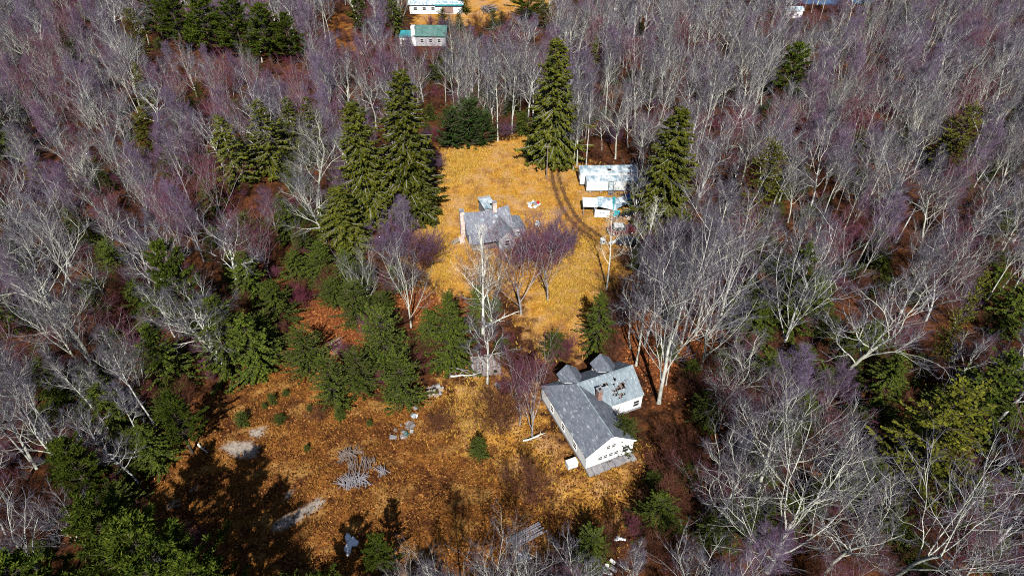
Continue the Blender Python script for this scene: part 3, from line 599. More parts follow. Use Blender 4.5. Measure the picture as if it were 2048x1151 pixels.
hf = MB().box((6.0, 1.1, 3.12), (1.0, 1.0, 0.09)).build('hatch_frame', 'white_metal', t2); MB().box((6.0, 1.1, 3.18), (0.82, 0.82, 0.04)).build('hatch_opening', 'dark_void', hf)
MB().box((5.9, 1.6, 0.44), (11.7, 3.0, 0.12)).build('chassis', 'black_rubber', t2)
for x in (0.6, 3.4, 6.2, 9.0): MB().box((x, 0.6, 0.2), (0.4, 0.4, 0.42)).build('block_pier', 'stone_grey', t2)
window(t2, (0, 1.6, 1.9), 1.5, 1.1, axis='-y')

# ------------------------------------------------------------------ collapsed trailer with tarps
cx, cy = G(1168, 436)
ct = tag(empty('collapsed_trailer', (cx, cy, 0), math.radians(2)), 'collapsed trailer with torn teal tarps, caved roof and small carport', 'trailer')
q_ = lambda poly, ext, nm, mt: MB().slab(poly, ext).build(nm, mt, ct)
q_([(-0.2,1.0,2.0),(2.6,0.9,1.9),(2.9,3.6,2.25),(0.0,3.8,2.35)], (0,0,-0.1), 'carport_roof', 'white_metal')
for x, y in ((0.0,1.2),(2.4,1.1),(0.2,3.6),(2.6,3.5)): MB().box((x, y, 0.98), (0.1, 0.1, 1.96)).build('carport_post', 'wood_grey', ct)
q_([(2.0,0.2,0),(4.8,0.0,0),(4.8,0.0,1.6),(2.0,0.2,1.7)], (0,0.1,0), 'front_wall', 'white_metal'); q_([(2.0,0.3,0),(2.0,3.4,0),(2.0,3.4,2.0),(2.0,0.3,1.7)], (0.1,0,0), 'end_wall', 'white_metal')
window(ct, (3.1, 0.12, 1.05), 0.35, 0.4); window(ct, (3.7, 0.08, 1.05), 0.35, 0.4)
q_([(2.6,1.2,1.9),(6.4,0.9,1.0),(6.6,3.9,1.9),(2.9,4.1,2.3)], (0,0,-0.08), 'fallen_roof', 'roof_metal'); q_([(6.0,1.2,1.1),(9.0,2.2,2.0),(8.9,4.4,2.3),(6.2,3.9,1.8)], (0,0,-0.08), 'fallen_roof', 'roof_metal')
q_([(8.0,0.2,0),(9.4,0.4,0),(9.4,0.6,1.4),(8.1,0.4,1.1)], (0,0.1,0), 'leaning_wall', 'white_metal')
q_([(5.5,0.7,1.2),(6.0,0.6,0.9),(6.5,4.2,2.05),(5.9,4.2,2.15)], (0,0,-0.04), 'tarp_strip', 'teal_paint'); q_([(5.6,0.0,0.3),(6.9,0.2,0.6),(7.0,1.0,1.0),(5.9,0.9,0.95)], (0,0,-0.05), 'tarp_strip', 'teal_paint')
q_([(8.4,1.6,1.9),(9.4,1.9,1.7),(9.3,3.2,2.3),(8.5,3.1,2.25)], (0,0,-0.05), 'tarp_strip', 'teal_paint'); q_([(8.6,3.3,2.3),(9.8,3.3,1.9),(9.8,4.6,2.2),(8.7,4.6,2.5)], (0,0,-0.25), 'tarp', 'blue_tarp')
rr = random.Random(4)
for i in range(26):
    x, y = rr.uniform(4.6, 9.3), rr.uniform(-1.3, 1.6)
    MB().box((x, y, 0.15 + max(0, y + 0.6) * 0.45 * rr.random()), (rr.uniform(0.8, 2.4), rr.uniform(0.1, 0.3), 0.05), rr.uniform(-1.4, 1.4), rr.uniform(-0.2, 0.5), rr.uniform(-0.4, 0.4)).build('board', rr.choice(['wood_weathered', 'wood_grey', 'white_metal', 'wood_raw', 'brick_red']), ct)

# ------------------------------------------------------------------ vehicles
def car(name, loc, rz, paint, L, Wc, hood, belt, roofz, cab, label, cat, roof_mat=None):
    o = tag(empty(name, (*loc, 0), rz), label, cat); hl = L / 2
    st = [(-hl, 0.42, belt - 0.18, 0.80), (-hl + 0.12, 0.30, belt - 0.02, 0.93), (cab[0], 0.26, belt, 1.0), (cab[3], 0.26, belt, 1.0), (hl - 0.5, 0.28, hood, 0.95), (hl - 0.08, 0.34, hood - 0.12, 0.86), (hl, 0.45, hood - 0.25, 0.78)]
    v, f = [], []
    for x, zb, zt, ww in st:
        w = Wc / 2 * ww; v += [(x, -w, zb), (x, -w * 1.0, (zb + zt) / 2), (x, -w * 0.95, zt), (x, w * 0.95, zt), (x, w, (zb + zt) / 2), (x, w, zb)]
    for i in range(len(st) - 1):
        for j in range(6): f.append((i * 6 + j, i * 6 + (j + 1) % 6, (i + 1) * 6 + (j + 1) % 6, (i + 1) * 6 + j))
    f += [tuple(range(6)), tuple(range(len(st) * 6 - 1, len(st) * 6 - 7, -1))]
    body = MB().add(v, f).build('body', paint, o, 0.03)
    w0, w1 = Wc * 0.46, Wc * 0.38
    g = MB().add([(cab[0], -w0, belt - 0.01), (cab[0], w0, belt - 0.01), (cab[3], w0, belt - 0.01), (cab[3], -w0, belt - 0.01), (cab[1], -w1, roofz - 0.05), (cab[1], w1, roofz - 0.05), (cab[2], w1, roofz - 0.05), (cab[2], -w1, roofz - 0.05)], [(0,1,2,3),(4,5,6,7),(0,1,5,4),(1,2,6,5),(2,3,7,6),(3,0,4,7)]).build('window_glass', 'glass_dark', o)
    MB().box(((cab[1] + cab[2]) / 2, 0, roofz), (cab[2] - cab[1] + 0.12, w1 * 2 + 0.08, 0.10)).build('roof', roof_mat or paint, o, 0.03)
    for sg in (-1, 1):
        for (xa, xb) in ((cab[0], cab[1]), (cab[3], cab[2]), ((cab[0] + cab[3]) / 2, (cab[1] + cab[2]) / 2)):
            MB().cyl((xa, sg * (w0 + 0.01), belt), (xb, sg * (w1 + 0.02), roofz), 0.05, 0.05, 6).build('pillar', paint, o)
        for x in (-hl + 0.85, hl - 0.9):
            wh = MB().cyl((x, sg * (Wc / 2 - 0.2), 0.33), (x, sg * (Wc / 2 + 0.01), 0.33), 0.33, 0.33, 14).build('wheel', 'black_rubber', o)
            MB().cyl((x, sg * (Wc / 2), 0.33), (x, sg * (Wc / 2 + 0.03), 0.33), 0.19, 0.17, 10).build('rim', 'chrome_dull', wh)
        MB().box((hl - 0.03, sg * Wc * 0.32, hood - 0.28), (0.10, 0.32, 0.16)).build('headlight', 'chrome_dull', o)
        MB().box((-hl + 0.02, sg * Wc * 0.36, belt - 0.3), (0.10, 0.2, 0.22)).build('tail_light', 'red_plastic', o)
        MB().box((cab[3] - 0.25, sg * (Wc / 2 + 0.06), belt + 0.08), (0.12, 0.16, 0.12)).build('mirror', paint, o)
    for x in (-hl, hl): MB().box((x, 0, 0.48), (0.16, Wc * 0.84, 0.14)).build('bumper', 'chrome_dull', o, 0.03)
    return o
car('parked_car', G(1243, 464), math.radians(8), 'car_maroon', 5.2, 1.95, 0.98, 1.02, 1.62, (-1.9, -1.5, 0.1, 0.9), 'long dark maroon car with white roof parked below collapsed trailer', 'car', 'white_metal')
car('parked_car', G(1256, 488), math.radians(-8), 'car_navy', 4.4, 1.75, 0.85, 0.92, 1.40, (-1.6, -0.9, 0.5, 1.2), 'dark navy car parked beside the maroon car', 'car')
for (px, py, lab, hh) in ((1205, 486, 'pale dumped washing machine standing in the dirt track bend', 0.9), (1224, 487, 'pale dumped water heater lying between track and navy car', 0.6)):
    x, y = G(px, py); o = tag(empty('dumped_appliance', (x, y, 0), 0.5), lab, 'appliance')
    if hh > 0.8:
        MB().box((0, 0, 0.45), (0.7, 0.7, 0.9)).build('body', 'white_metal', o, 0.03); MB().box((0, 0.28, 0.97), (0.7, 0.14, 0.16)).build('control_panel', 'chrome_dull', o); MB().cyl((0, -0.35, 0.5), (0, -0.38, 0.5), 0.22, 0.22, 14).build('drum_door', 'glass_dark', o)
    else:
        MB().cyl((-0.7, 0, 0.28), (0.7, 0, 0.28), 0.28, 0.28, 14).build('tank', 'white_metal', o); MB().cyl((0.7, 0, 0.28), (0.76, 0, 0.28), 0.2, 0.14, 10).build('end_cap', 'chrome_dull', o); MB().cyl((0.3, 0, 0.5), (0.3, 0, 0.66), 0.03, 0.03, 6).build('pipe', 'chrome_dull', o)
x, y = G(1093, 356); o = tag(empty('utility_pole', (x, y, 0)), 'weathered wooden utility pole at the head of the wheel tracks', 'pole')
MB().cyl((0, 0, -0.4), (0.05, 0, 7.6), 0.13, 0.10, 8).build('post', 'wood_weathered', o); MB().box((0.05, 0, 7.1), (1.3, 0.1, 0.12)).build('crossarm', 'wood_weathered', o)
for a in (-0.5, 0.5): MB().cyl((0.05 + a, 0, 7.16), (0.05 + a, 0, 7.32), 0.05, 0.035, 6).build('insulator', 'stone_grey', o)
def heap(name, px, py, label, cat, mats, n, rad, seed, ht=0.5):
    x, y = G(px, py); o = tag(empty(name, (x, y, 0)), label, cat); r = random.Random(seed)
    for i in range(n):
        a, d = r.uniform(0, 6.28), rad * math.sqrt(r.random()); z = ht * (1 - d / rad) * r.uniform(0.3, 1) + 0.05
        MB().box((d * math.cos(a), d * math.sin(a), z), (r.uniform(0.3, 1.0), r.uniform(0.2, 0.6), r.uniform(0.05, 0.35)), r.uniform(0, 3), r.uniform(-0.5, 0.5), r.uniform(-0.5, 0.5)).build('scrap_piece', r.choice(mats), o)
    return o
o = heap('junk_heap', 1066, 410, 'heap of white scrap with a red barrel in gold grass', 'junk', ['white_metal', 'white_metal', 'roof_metal', 'white_paint', 'wood_grey'], 22, 1.15, 8, 0.7)
MB().cyl((0.95, 0.1, 0), (1.0, 0.1, 0.75), 0.3, 0.3, 12).build('barrel', 'red_plastic', o)
heap('junk_heap', 1075, 448, 'few pale scraps half hidden in purple shrubs by the grey house', 'junk', ['white_metal', 'roof_metal'], 5, 0.5, 3, 0.4)
heap('junk_heap', 805, 862, 'scatter of grey rubbish with a green tarp on the field', 'junk', ['stone_grey', 'stone_grey', 'wood_weathered', 'roof_green', 'wood_grey'], 16, 1.7, 5, 0.2)
heap('junk_heap', 832, 824, 'two bluish scraps by the round evergreen bush', 'junk', ['roof_metal', 'stone_grey'], 4, 0.8, 6, 0.2)
heap('junk_heap', 1008, 772, 'white and grey scraps under the reddish shrub by the ruined shed', 'junk', ['white_metal', 'stone_grey'], 8, 1.1, 7, 0.3)
heap('stone_pile', 870, 780, 'low pile of grey stones at edge of evergreen bushes', 'stones', ['stone_grey', 'stone_cut'], 16, 1.1, 12, 0.4)
heap('rubbish_scatter', 1215, 1143, 'bluish rubbish scattered among dead leaves at the bramble edge', 'junk', ['white_metal', 'roof_metal', 'stone_grey'], 9, 1.6, 21, 0.2)

# ------------------------------------------------------------------ brush piles, planks, ruined shed, posts
def stick_mesh(seed, L, r):
    rng = np.random.default_rng(seed); tb = TB(); tb.tube(grow(rng, np.array([-L / 2, 0, 0]), np.array([1.0, 0, 0]), L, 4, 0.09, 0.0), r * np.array([1, 0.95, 0.85, 0.7, 0.4]), 5)
    return tb
STICKS = [[stick_mesh(s, 2.4, 0.055).mesh('stick', [mt]) for s in range(3)] for mt in ('wood_grey', 'wood_weathered', 'wood_grey')]
def brush_pile(px, py, L, Wp, hgt, ang, spread, mt, label, seed, n=46):
    x, y = G(px, py); o = tag(empty('brush_pile', (x, y, 0), ang), label, 'brush pile', 'brush piles on the field'); r = random.Random(seed)
    for i in range(n):
        a = r.uniform(-1, 1); b2 = r.uniform(-1, 1); z = 0.0 + hgt * max(0, 1 - abs(a) ** 2 * 0.8) * r.random()
        place(r.choice(STICKS[mt]), 'stick', o, (a * Wp / 2 * 0.9, b2 * L * 0.12, z), (0, r.uniform(-0.18, 0.18), math.pi / 2 + r.gauss(0, spread)), (L / 2.4 * r.uniform(0.6, 1.05), 1, 1))
brush_pile(700, 909, 1.9, 2.6, 0.5, 0.4, 0.7, 1, 'tangled brown brush pile next to the combed pile of sticks', 1)
brush_pile(724, 928, 2.0, 3.6, 0.55, 0.1, 0.14, 1, 'brush pile of brown sticks laid side by side', 2)
brush_pile(764, 942, 1.6, 1.3, 0.4, 0.5, 0.45, 2, 'smallest brush pile, a few bleached pale sticks', 3, 18)
brush_pile(708, 962, 2.4, 3.2, 0.65, 0.2, 0.6, 0, 'domed bluish grey brush pile of thin criss-crossed sticks', 4, 70)
x, y = G(980, 22); o = tag(empty('brush_pile', (x, y, 0)), 'purple grey brush pile in the far yard by the long white building', 'brush pile', 'brush piles on the field'); r = random.Random(6)
for i in range(60): place(r.choice(STICKS[i % 2]), 'stick', o, (r.gauss(0, 1.3), r.gauss(0, 1.3), r.uniform(0.1, 1.3)), (0, r.uniform(-0.4, 0.4), r.uniform(0, 6.28)), (1.6, 2, 2))
x, y = G(1052, 1071); o = tag(empty('lumber_stack', (x, y, 0), math.radians(29)), 'stack of long weathered planks lying in dead leaves below the farmhouse', 'lumber')
for i in range(7): MB().box((random.Random(i).uniform(-0.3, 0.3), -0.66 + i * 0.22, 0.10 + 0.05 * (i % 3)), (4.4 - 0.25 * (i % 4), 0.17, 0.06), random.Random(i).uniform(-0.03, 0.03)).build('plank', 'wood_grey', o)
x, y = G(972, 738); sh = tag(empty('ruined_shed', (x, y, 0), math.radians(8)), 'small collapsing shed of grey weathered boards under bare branches', 'shed'); r = random.Random(14)
for i in range(16): MB().box((-1.9 + i * 0.25, -1.2 + r.uniform(-0.03, 0.03), 0.75 + r.uniform(-0.15, 0.05)), (0.22, 0.05, 1.55 + r.uniform(-0.3, 0.1)), 0, r.uniform(-0.12, 0.02), r.uniform(-0.06, 0.06)).build('wall_board', 'wood_weathered' if i % 3 else 'wood_grey', sh)
for i in range(9): MB().box((1.95, -1.05 + i * 0.26, 0.7), (0.05, 0.23, 1.4 - 0.05 * i), 0, r.uniform(-0.05, 0.05)).build('wall_board', 'wood_weathered', sh)
for i in range(11): MB().box((-1.9 + i * 0.38, 0.0, 1.35 - 0.1 * abs(i - 5) / 5), (0.34, 2.7 + r.uniform(-0.5, 0.2), 0.05), r.uniform(-0.08, 0.08), 0.22 + r.uniform(-0.08, 0.08)).build('roof_board', 'wood_weathered' if i % 2 else 'wood_grey', sh)
MB().box((1.25, -1.27, 0.75), (0.5, 0.05, 0.55)).build('window_opening', 'dark_void', sh)
x, y = G(910, 755); o = tag(empty('leaning_frame', (x, y, 0), 0.2), 'leaning timber frame of rough pale poles near the ruined shed', 'frame')
for (a, b2, rad) in (((-0.7,0,0),(-0.5,0,2.7),0.07), ((0.2,0.1,0),(0.1,0,2.5),0.07), ((-0.9,0,2.3),(2.2,0.1,0.9),0.06), ((0.0,-0.1,2.4),(2.6,-0.2,0.1),0.06), ((-0.8,0,1.2),(0.4,0,1.4),0.05)): MB().cyl(a, b2, rad, rad * 0.8, 6).build('pole', 'wood_grey', o)
for (px, py, L, a, lab) in ((1010, 640, 7.0, 0.5, 'bent pale fallen tree arching beside the gold driveway'), (935, 757, 5.0, -0.15, 'mossy pale fallen limb on the grass below the ruined shed'), (408, 897, 2.2, -0.6, 'short pale fallen log at edge of orange field'), (1070, 880, 3.0, 0.1, 'thin bleached fallen branch under red shrub by the farmhouse'), (2010, 717, 3.0, 0.1, 'pale broken log on leaf litter among dark hemlocks')):
    x, y = G(px, py); tb = TB(); rng_ = np.random.default_rng(int(px)); Pm = grow(rng_, np.array([-L / 2, 0, 0.15]), np.array([1.0, 0, 0.15]), L, 8, 0.10, -0.01); Pm[:, 2] = np.maximum(Pm[:, 2], 0.08); tb.tube(Pm, 0.16 * (1 - 0.8 * np.linspace(0, 1, 9)), 6)
    o = tag(empty('fallen_tree', (x, y, 0), a), lab, 'fallen tree'); place(tb.mesh('log', ['bark_white']), 'log', o)
    tb = TB()
    for j in range(7):
        p, d = at_path(Pm, 0.25 + j * 0.1); q = grow(rng_, p, side_dir(rng_, d, 0.8), L * 0.22, 4, 0.15, 0.02); q[:, 2] = np.maximum(q[:, 2], 0.05); tb.tube(q, 0.045 * np.array([1, 0.8, 0.6, 0.4, 0.2]), 4)
    place(tb.mesh('branch', ['bark_white']), 'branch', o)
def patch(name, px, py, rx, ry, seed, label, mat='snow'):
    x, y = G(px, py); rng_ = np.random.default_rng(seed); V = [(0, 0, 0.16)]; n = 28; T = []
    lob = 0.75 + 0.3 * np.sin(np.arange(n) * 2 * np.pi * 3 / n + seed) + 0.25 * np.sin(np.arange(n) * 2 * np.pi * 5 / n + 2 * seed) + rng_.normal(0, 0.2, n); lob = np.maximum(lob, 0.3); lob = (np.roll(lob, 1) + lob + np.roll(lob, -1)) / 3
    for ring, (f, z) in enumerate(((0.5, 0.15), (0.85, 0.10), (1.0, -0.04))):
        for i in range(n): a = 2 * math.pi * i / n; V.append((rx * f * lob[i] * math.cos(a), ry * f * lob[i] * math.sin(a), z + (rng_.normal(0, 0.02) if ring < 2 else 0)))
    for i in range(n):
        j = (i + 1) % n; T.append((0, 1 + i, 1 + j))
        for k in range(2): a, b2 = 1 + k * n, 1 + (k + 1) * n; T += [(a + i, b2 + i, b2 + j), (a + i, b2 + j, a + j)]
    o = place(tri_mesh(name, V, T, [mat], None, True), name, None, (x, y, 0)); return tag(o, label, 'snow')
patch('snow_patch', 700, 1086, 0.9, 1.5, 1, 'shaded bluish snow patch beside the dark young pine', 'snow')
patch('snow_patch', 1045, 1112, 1.0, 0.5, 2, 'small snow patch below the lumber stack', 'snow')
patch('snow_patch', 1238, 1076, 0.8, 0.35, 3, 'narrow melting snow patch at bramble edge near the farmhouse', 'snow')
patch('snow_patch', 1010, 1150, 1.0, 0.4, 4, 'sliver of snow among leaves beneath bare saplings', 'snow')

# ------------------------------------------------------------------ far buildings
x, y = G(832, 92); gh = tag(empty('green_roofed_house', (x, y, 0), math.radians(-2)), 'house with green metal roof and white chimney wall beyond the woods', 'house')
MB().box((4.6, 3, 1.6), (9.2, 6, 3.2)).build('wall', 'siding_grey', gh)
MB().slab([(-0.4,-0.5,3.0),(9.6,-0.5,3.0),(9.6,3,5.2),(-0.4,3,5.2)], (0,0,0.15)).build('roof_slope', 'roof_green', gh); MB().slab([(-0.4,3.01,5.2),(9.6,3.01,5.2),(9.6,6.5,3.0),(-0.4,6.5,3.0)], (0,0,0.15)).build('roof_slope', 'roof_green', gh)
MB().box((-0.55, 0.6, 2.9), (1.1, 1.6, 5.8)).build('chimney', 'white_paint', gh); MB().box((-3.0, 2, 1.3), (3.6, 4, 2.6)).build('side_wing', 'white_paint', gh); MB().slab([(-5.0,-0.3,2.6),(-1.2,-0.3,2.6),(-1.2,4.3,3.2),(-5.0,4.3,3.2)], (0,0,0.12)).build('wing_roof', 'teal_paint', gh)
MB().box((-2.9, -0.02, 1.0), (2.6, 0.05, 1.6)).build('garage_opening', 'dark_void', gh)
for a in (2.0, 4.6, 7.2): window(gh, (a, 0, 1.6), 1.0, 1.1)
x, y = G(820, 28); lb = tag(empty('long_building', (x, y, 0), math.radians(1)), 'long low white building with teal roof edge in the far yard', 'building')
MB().box((9, 3, 1.5), (18, 6, 3.0)).build('wall', 'white_paint', lb); MB().slab([(-0.5,-0.6,3.0),(18.5,-0.6,3.0),(18.5,3,4.4),(-0.5,3,4.4)], (0,0,0.15)).build('roof_slope', 'roof_metal', lb); MB().slab([(-0.5,3.01,4.4),(18.5,3.01,4.4),(18.5,6.6,3.0),(-0.5,6.6,3.0)], (0,0,0.15)).build('roof_slope', 'roof_metal', lb)
MB().box((13.5, -0.7, 3.0), (9.5, 0.15, 0.4)).build('fascia_board', 'teal_paint', lb); MB().box((13.0, -0.05, 1.2), (4.0, 0.1, 2.0)).build('door', 'brick_red', lb)
for a in (2, 5, 8): window(lb, (a, 0, 1.7), 1.2, 1.0)
for (px, py, lab, rm, L) in ((1583, 34, 'small white cottage glimpsed through far treetops by the pond', 'roof_metal', 9), (875, 4, 'white shed with teal roof behind the long white building', 'teal_paint', 8)):
    x, y = G(px, py); hb = tag(empty('cottage' if L == 9 else 'shed', (x, y, 0), 0.05), lab, 'cottage' if L == 9 else 'shed'); hb.scale = (0.62, 0.62, 0.62)
    MB().box((0, 0, 2), (L, 5, 4)).build('wall', 'white_paint', hb); MB().slab([(-L/2-0.4,-2.9,3.8),(L/2+0.4,-2.9,3.8),(L/2+0.4,0,5.4),(-L/2-0.4,0,5.4)], (0,0,0.15)).build('roof_slope', rm, hb); MB().slab([(-L/2-0.4,0.01,5.4),(L/2+0.4,0.01,5.4),(L/2+0.4,2.9,3.8),(-L/2-0.4,2.9,3.8)], (0,0,0.15)).build('roof_slope', rm, hb)
    for a in (-2, 2): window(hb, (a, -2.5, 1.8), 1.1, 1.1)
pts = [(G(1640, -8)[0] + 32 * math.cos(a) * (1 + 0.15 * math.sin(3 * a)), 263 + 21 * math.sin(a) * (1 + 0.1 * math.cos(2 * a)), 0.06) for a in np.linspace(0, 2 * math.pi, 40, endpoint=False)]
pm = bpy.data.meshes.new('pond'); pm.from_pydata(pts, [], [tuple(range(40))]); pm.materials.append(MAT['pond_water']); tag(link(bpy.data.objects.new('pond', pm)), kind='structure')
POND = [(p[0], p[1]) for p in pts]

# ------------------------------------------------------------------ evergreens that can be told apart
RR = random.Random(77)
VIEW = []   # upper crowns that stand free of nearer trees
TAKEN = []                                  # (x, y, radius) no other stem inside
def evergreen(kind, base, top, halfw, name, label, cat='tree', group=None, var=None, yaw=None):
    x, y = G(*base); h = max(1.0, top_height(top, y)); V = CON[kind]; pr = V[(var if var is not None else RR.randrange(len(V))) % len(V)]
    zc = y * cp + (CAM_H - h * 0.35) * sp; rad = halfw * zc / FPX
    o = tree(name, pr, x, y, h / pr[3], RR.uniform(0, 6.28) if yaw is None else yaw, True, sxy=rad / pr[4])
    TAKEN.append((x, y, max(1.2, rad * 0.6)))
    if h > 4: VIEW.append((y, [proj(x - rad * 0.75, y, h * 0.2), proj(x + rad * 0.75, y, h * 0.2), proj(x, y, h * 1.02)]))
    return tag(o, label, cat, group)
E_ = evergreen
E_('spruce', (1110, 322), 68, 56, 'spruce_tree', 'tallest dark green spruce, standing at the far corner of the gold clearing', var=0)
E_('spruce', (818, 432), 134, 66, 'spruce_tree', 'tall broad spruce with drooping boughs, tallest in the row beside the clearing', var=1)
E_('spruce', (748, 448), 198, 56, 'spruce_tree', 'second tallest spruce in the row, beside the tall broad one', var=2)
E_('spruce', (1312, 448), 205, 60, 'spruce_tree', 'olive green spruce standing over the white trailers', var=2)
E_('spruce', (690, 500), 368, 52, 'spruce_tree', 'low broad spruce at the end of the row nearer the red leaf patch', var=0)
E_('spruce', (840, 442), 300, 38, 'spruce_tree', 'young spruce filling the skirt of the tall broad spruce', var=0)
E_('small_spruce', (480, 372), 226, 40, 'spruce_tree', 'olive spruce among purple maples, first of a loose line of spruces')
E_('small_spruce', (548, 345), 198, 44, 'spruce_tree', 'dark spruce between two olive spruces among purple maples')
E_('small_spruce', (596, 310), 192, 30, 'spruce_tree', 'narrow spruce beside a grey fan-shaped oak')
E_('small_spruce', (640, 318), 190, 32, 'spruce_tree', 'narrow olive spruce behind the grey fan-shaped oak')
E_('olive', (1505, 452), 282, 42, 'cedar_tree', 'rounded olive green cedar rising out of bare grey trees beyond the trailers')
E_('olive', (1882, 345), 208, 42, 'cedar_tree', 'leaning olive yellow cedar above red maple twigs', var=1)
E_('pine', (1568, 205), 86, 42, 'pine_tree', 'lone bright green pine standing among far bare grey trees')
E_('small_spruce', (1187, 150), 68, 13, 'spruce_tree', 'thin young spruce just behind the tallest spruce')
for i, (px, py, tp, hw) in enumerate([(370, 108, -20, 44), (430, 118, -25, 50), (490, 122, -12, 50), (545, 130, 8, 48), (585, 132, 25, 36), (330, 88, -35, 34)]):
    E_('pine', (px, py), tp, hw, 'pine_tree', 'bright green pine in the dense far pine clump', group='pines in the far pine clump')
E_('olive', (292, 120), 15, 24, 'cedar_tree', 'dark olive cedar at the edge of the far pine clump')
E_('small_spruce', (308, 232), 122, 22, 'spruce_tree', 'small spruce tip poking through a pale spreading oak crown')
E_('olive', (132, 225), 170, 14, 'cedar_tree', 'very small olive cedar lost among purple maples')
E_('olive', (305, 310), 225, 30, 'cedar_tree', 'olive cedar directly under the pale spreading oak')
E_('olive', (404, 215), 160, 13, 'cedar_tree', 'tiny dark cedar in the purple maple wood')
E_('hemlock', (20, 335), 205, 44, 'hemlock_tree', 'dark hemlock behind pale crooked oaks at edge of maple wood')
E_('olive', (90, 385), 315, 22, 'cedar_tree', 'slim olive cedar under crooked pale oaks')
E_('hemlock', (246, 560), 482, 30, 'hemlock_tree', 'yellowish hemlock hidden among crooked pale oak limbs')
E_('pine', (400, 690), 484, 58, 'pine_tree', 'tall dense pine over the purple thicket, green top in sunlight', var=0)
E_('hemlock', (470, 735), 590, 56, 'hemlock_tree', 'dark shaded hemlock below the tall dense pine')
E_('hemlock', (520, 745), 630, 50, 'hemlock_tree', 'dark hemlock at the corner of the red leaf patch')
E_('hemlock', (345, 770), 650, 50, 'hemlock_tree', 'dark hemlock beneath pale twisted oaks by the field')
E_('pine', (385, 905), 790, 46, 'pine_tree', 'young dark pine on the edge of the orange field', var=1)
E_('hemlock', (320, 930), 850, 42, 'hemlock_tree', 'low hemlock beside the young dark pine on the field edge')
E_('pine', (205, 1010), 880, 56, 'pine_tree', 'dark pine in deep shade of the field corner', var=0)
E_('hemlock', (250, 880), 770, 46, 'hemlock_tree', 'shaded hemlock behind slim white trunks')
bx = lambda X, Y, h, rad, kind, var, lab, nm='pine_tree': (tag(tree(nm, CON[kind][var], X, Y, h / CON[kind][var][3], 1.0 + X, True, sxy=rad / CON[kind][var][4]), lab, 'tree'), TAKEN.append((X, Y, 3.0)))
bx(-31.5, 29.0, 20.0, 5.2, 'pine', 0, 'big sunlit pine whose shadow blackens the field corner')
bx(-26.5, 27.0, 17.5, 4.0, 'pine', 1, 'tall pine next to the big sunlit pine')
bx(-37.5, 33.0, 17.5, 4.6, 'pine', 1, 'wide pine behind the big sunlit pine')
bx(2.2, 20.5, 15.0, 3.6, 'pine', 0, 'pine shading the snow below the lumber stack')
bx(-17.2, 28.5, 12.0, 3.4, 'pine', 0, 'pine keeping the bluish snow patch in shade')
bx(-9.0, 25.5, 11.0, 3.0, 'pine', 1, 'pine in the shade behind the dark young pine')
bx(-43.0, 28.0, 16.0, 4.6, 'pine', 0, 'pine at the outer end of the shadow-casting pines')
E_('cedar', (620, 738), 662, 40, 'cedar_bush', 'rounded dark evergreen bush on the red leaf patch', 'bush')
E_('cedar', (775, 735), 632, 50, 'cedar_bush', 'large dark evergreen bush with bare branch sticking out', 'bush')
E_('cedar', (810, 808), 712, 42, 'cedar_bush', 'dense round evergreen bush alone in the grass', 'bush')
E_('cedar', (672, 806), 718, 36, 'cedar_bush', 'yellowish evergreen bush touching the field', 'bush')
E_('cedar', (724, 782), 706, 36, 'cedar_bush', 'dark evergreen bush between two lighter bushes', 'bush')
E_('hemlock', (905, 728), 584, 48, 'hemlock_tree', 'conical yellow green hemlock in front of the red shrub thicket', var=0)
E_('hemlock', (862, 700), 618, 34, 'hemlock_tree', 'smaller hemlock leaning on the conical one')
E_('hemlock', (955, 655), 568, 26, 'hemlock_tree', 'slim dark hemlock behind white dead birch stems')
E_('cedar', (718, 640), 570, 36, 'cedar_bush', 'evergreen bush behind a small white birch', 'bush')
E_('cedar', (766, 630), 590, 28, 'cedar_bush', 'low evergreen bush between two small white birches', 'bush')
E_('cedar', (672, 605), 560, 30, 'cedar_bush', 'evergreen bush at the back of the red leaf patch', 'bush')
E_('hemlock', (600, 560), 500, 34, 'hemlock_tree', 'dark hemlock in shade of bare trees behind the red leaf patch')
for i, (px, py, tp, hw) in enumerate([(905, 292, 222, 30), (940, 290, 205, 34), (970, 286, 228, 26)]):
    E_('yew', (px, py), tp, hw, 'yew_bush', 'dense dark yew in the clipped-looking clump at the head of the clearing', 'bush', 'yews at the head of the clearing')
E_('yew', (1064, 322), 278, 20, 'yew_bush', 'single dark yew beneath the tallest spruce', 'bush')
E_('hemlock', (1045, 265), 222, 20, 'hemlock_tree', 'small hemlock among white trunks behind the clearing')
E_('hemlock', (1090, 290), 240, 18, 'hemlock_tree', 'small hemlock at the skirt of the tallest spruce')
E_('hemlock', (1560, 668), 488, 62, 'hemlock_tree', 'large hemlock with feathery boughs behind a leaning pale tree', var=1)
E_('hemlock', (1500, 690), 600, 46, 'hemlock_tree', 'shaded hemlock below the large feathery one')
E_('olive', (1866, 735), 540, 24, 'cedar_tree', 'narrow yellow green cedar between two grey forked trees', var=0)
E_('hemlock', (1590, 760), 690, 44, 'hemlock_tree', 'low green hemlock at the foot of a leaning pale tree')
E_('olive', (1808, 985), 775, 84, 'pine_tree', 'big yellow green pine with flat open boughs beyond the farmhouse', var=1)
E_('hemlock', (1920, 870), 700, 66, 'hemlock_tree', 'big dark hemlock behind the yellow green pine')
E_('hemlock', (2010, 850), 720, 56, 'hemlock_tree', 'dark hemlock alongside the big dark one')
E_('hemlock', (1760, 790), 705, 44, 'hemlock_tree', 'dark hemlock in shade between bare leaning trunks')
E_('hemlock', (1192, 694), 584, 34, 'hemlock_tree', 'feathery hemlock beside the gold driveway')
E_('cedar', (1246, 893), 838, 27, 'cedar_bush', 'olive evergreen bush growing over the farmhouse eave', 'bush')
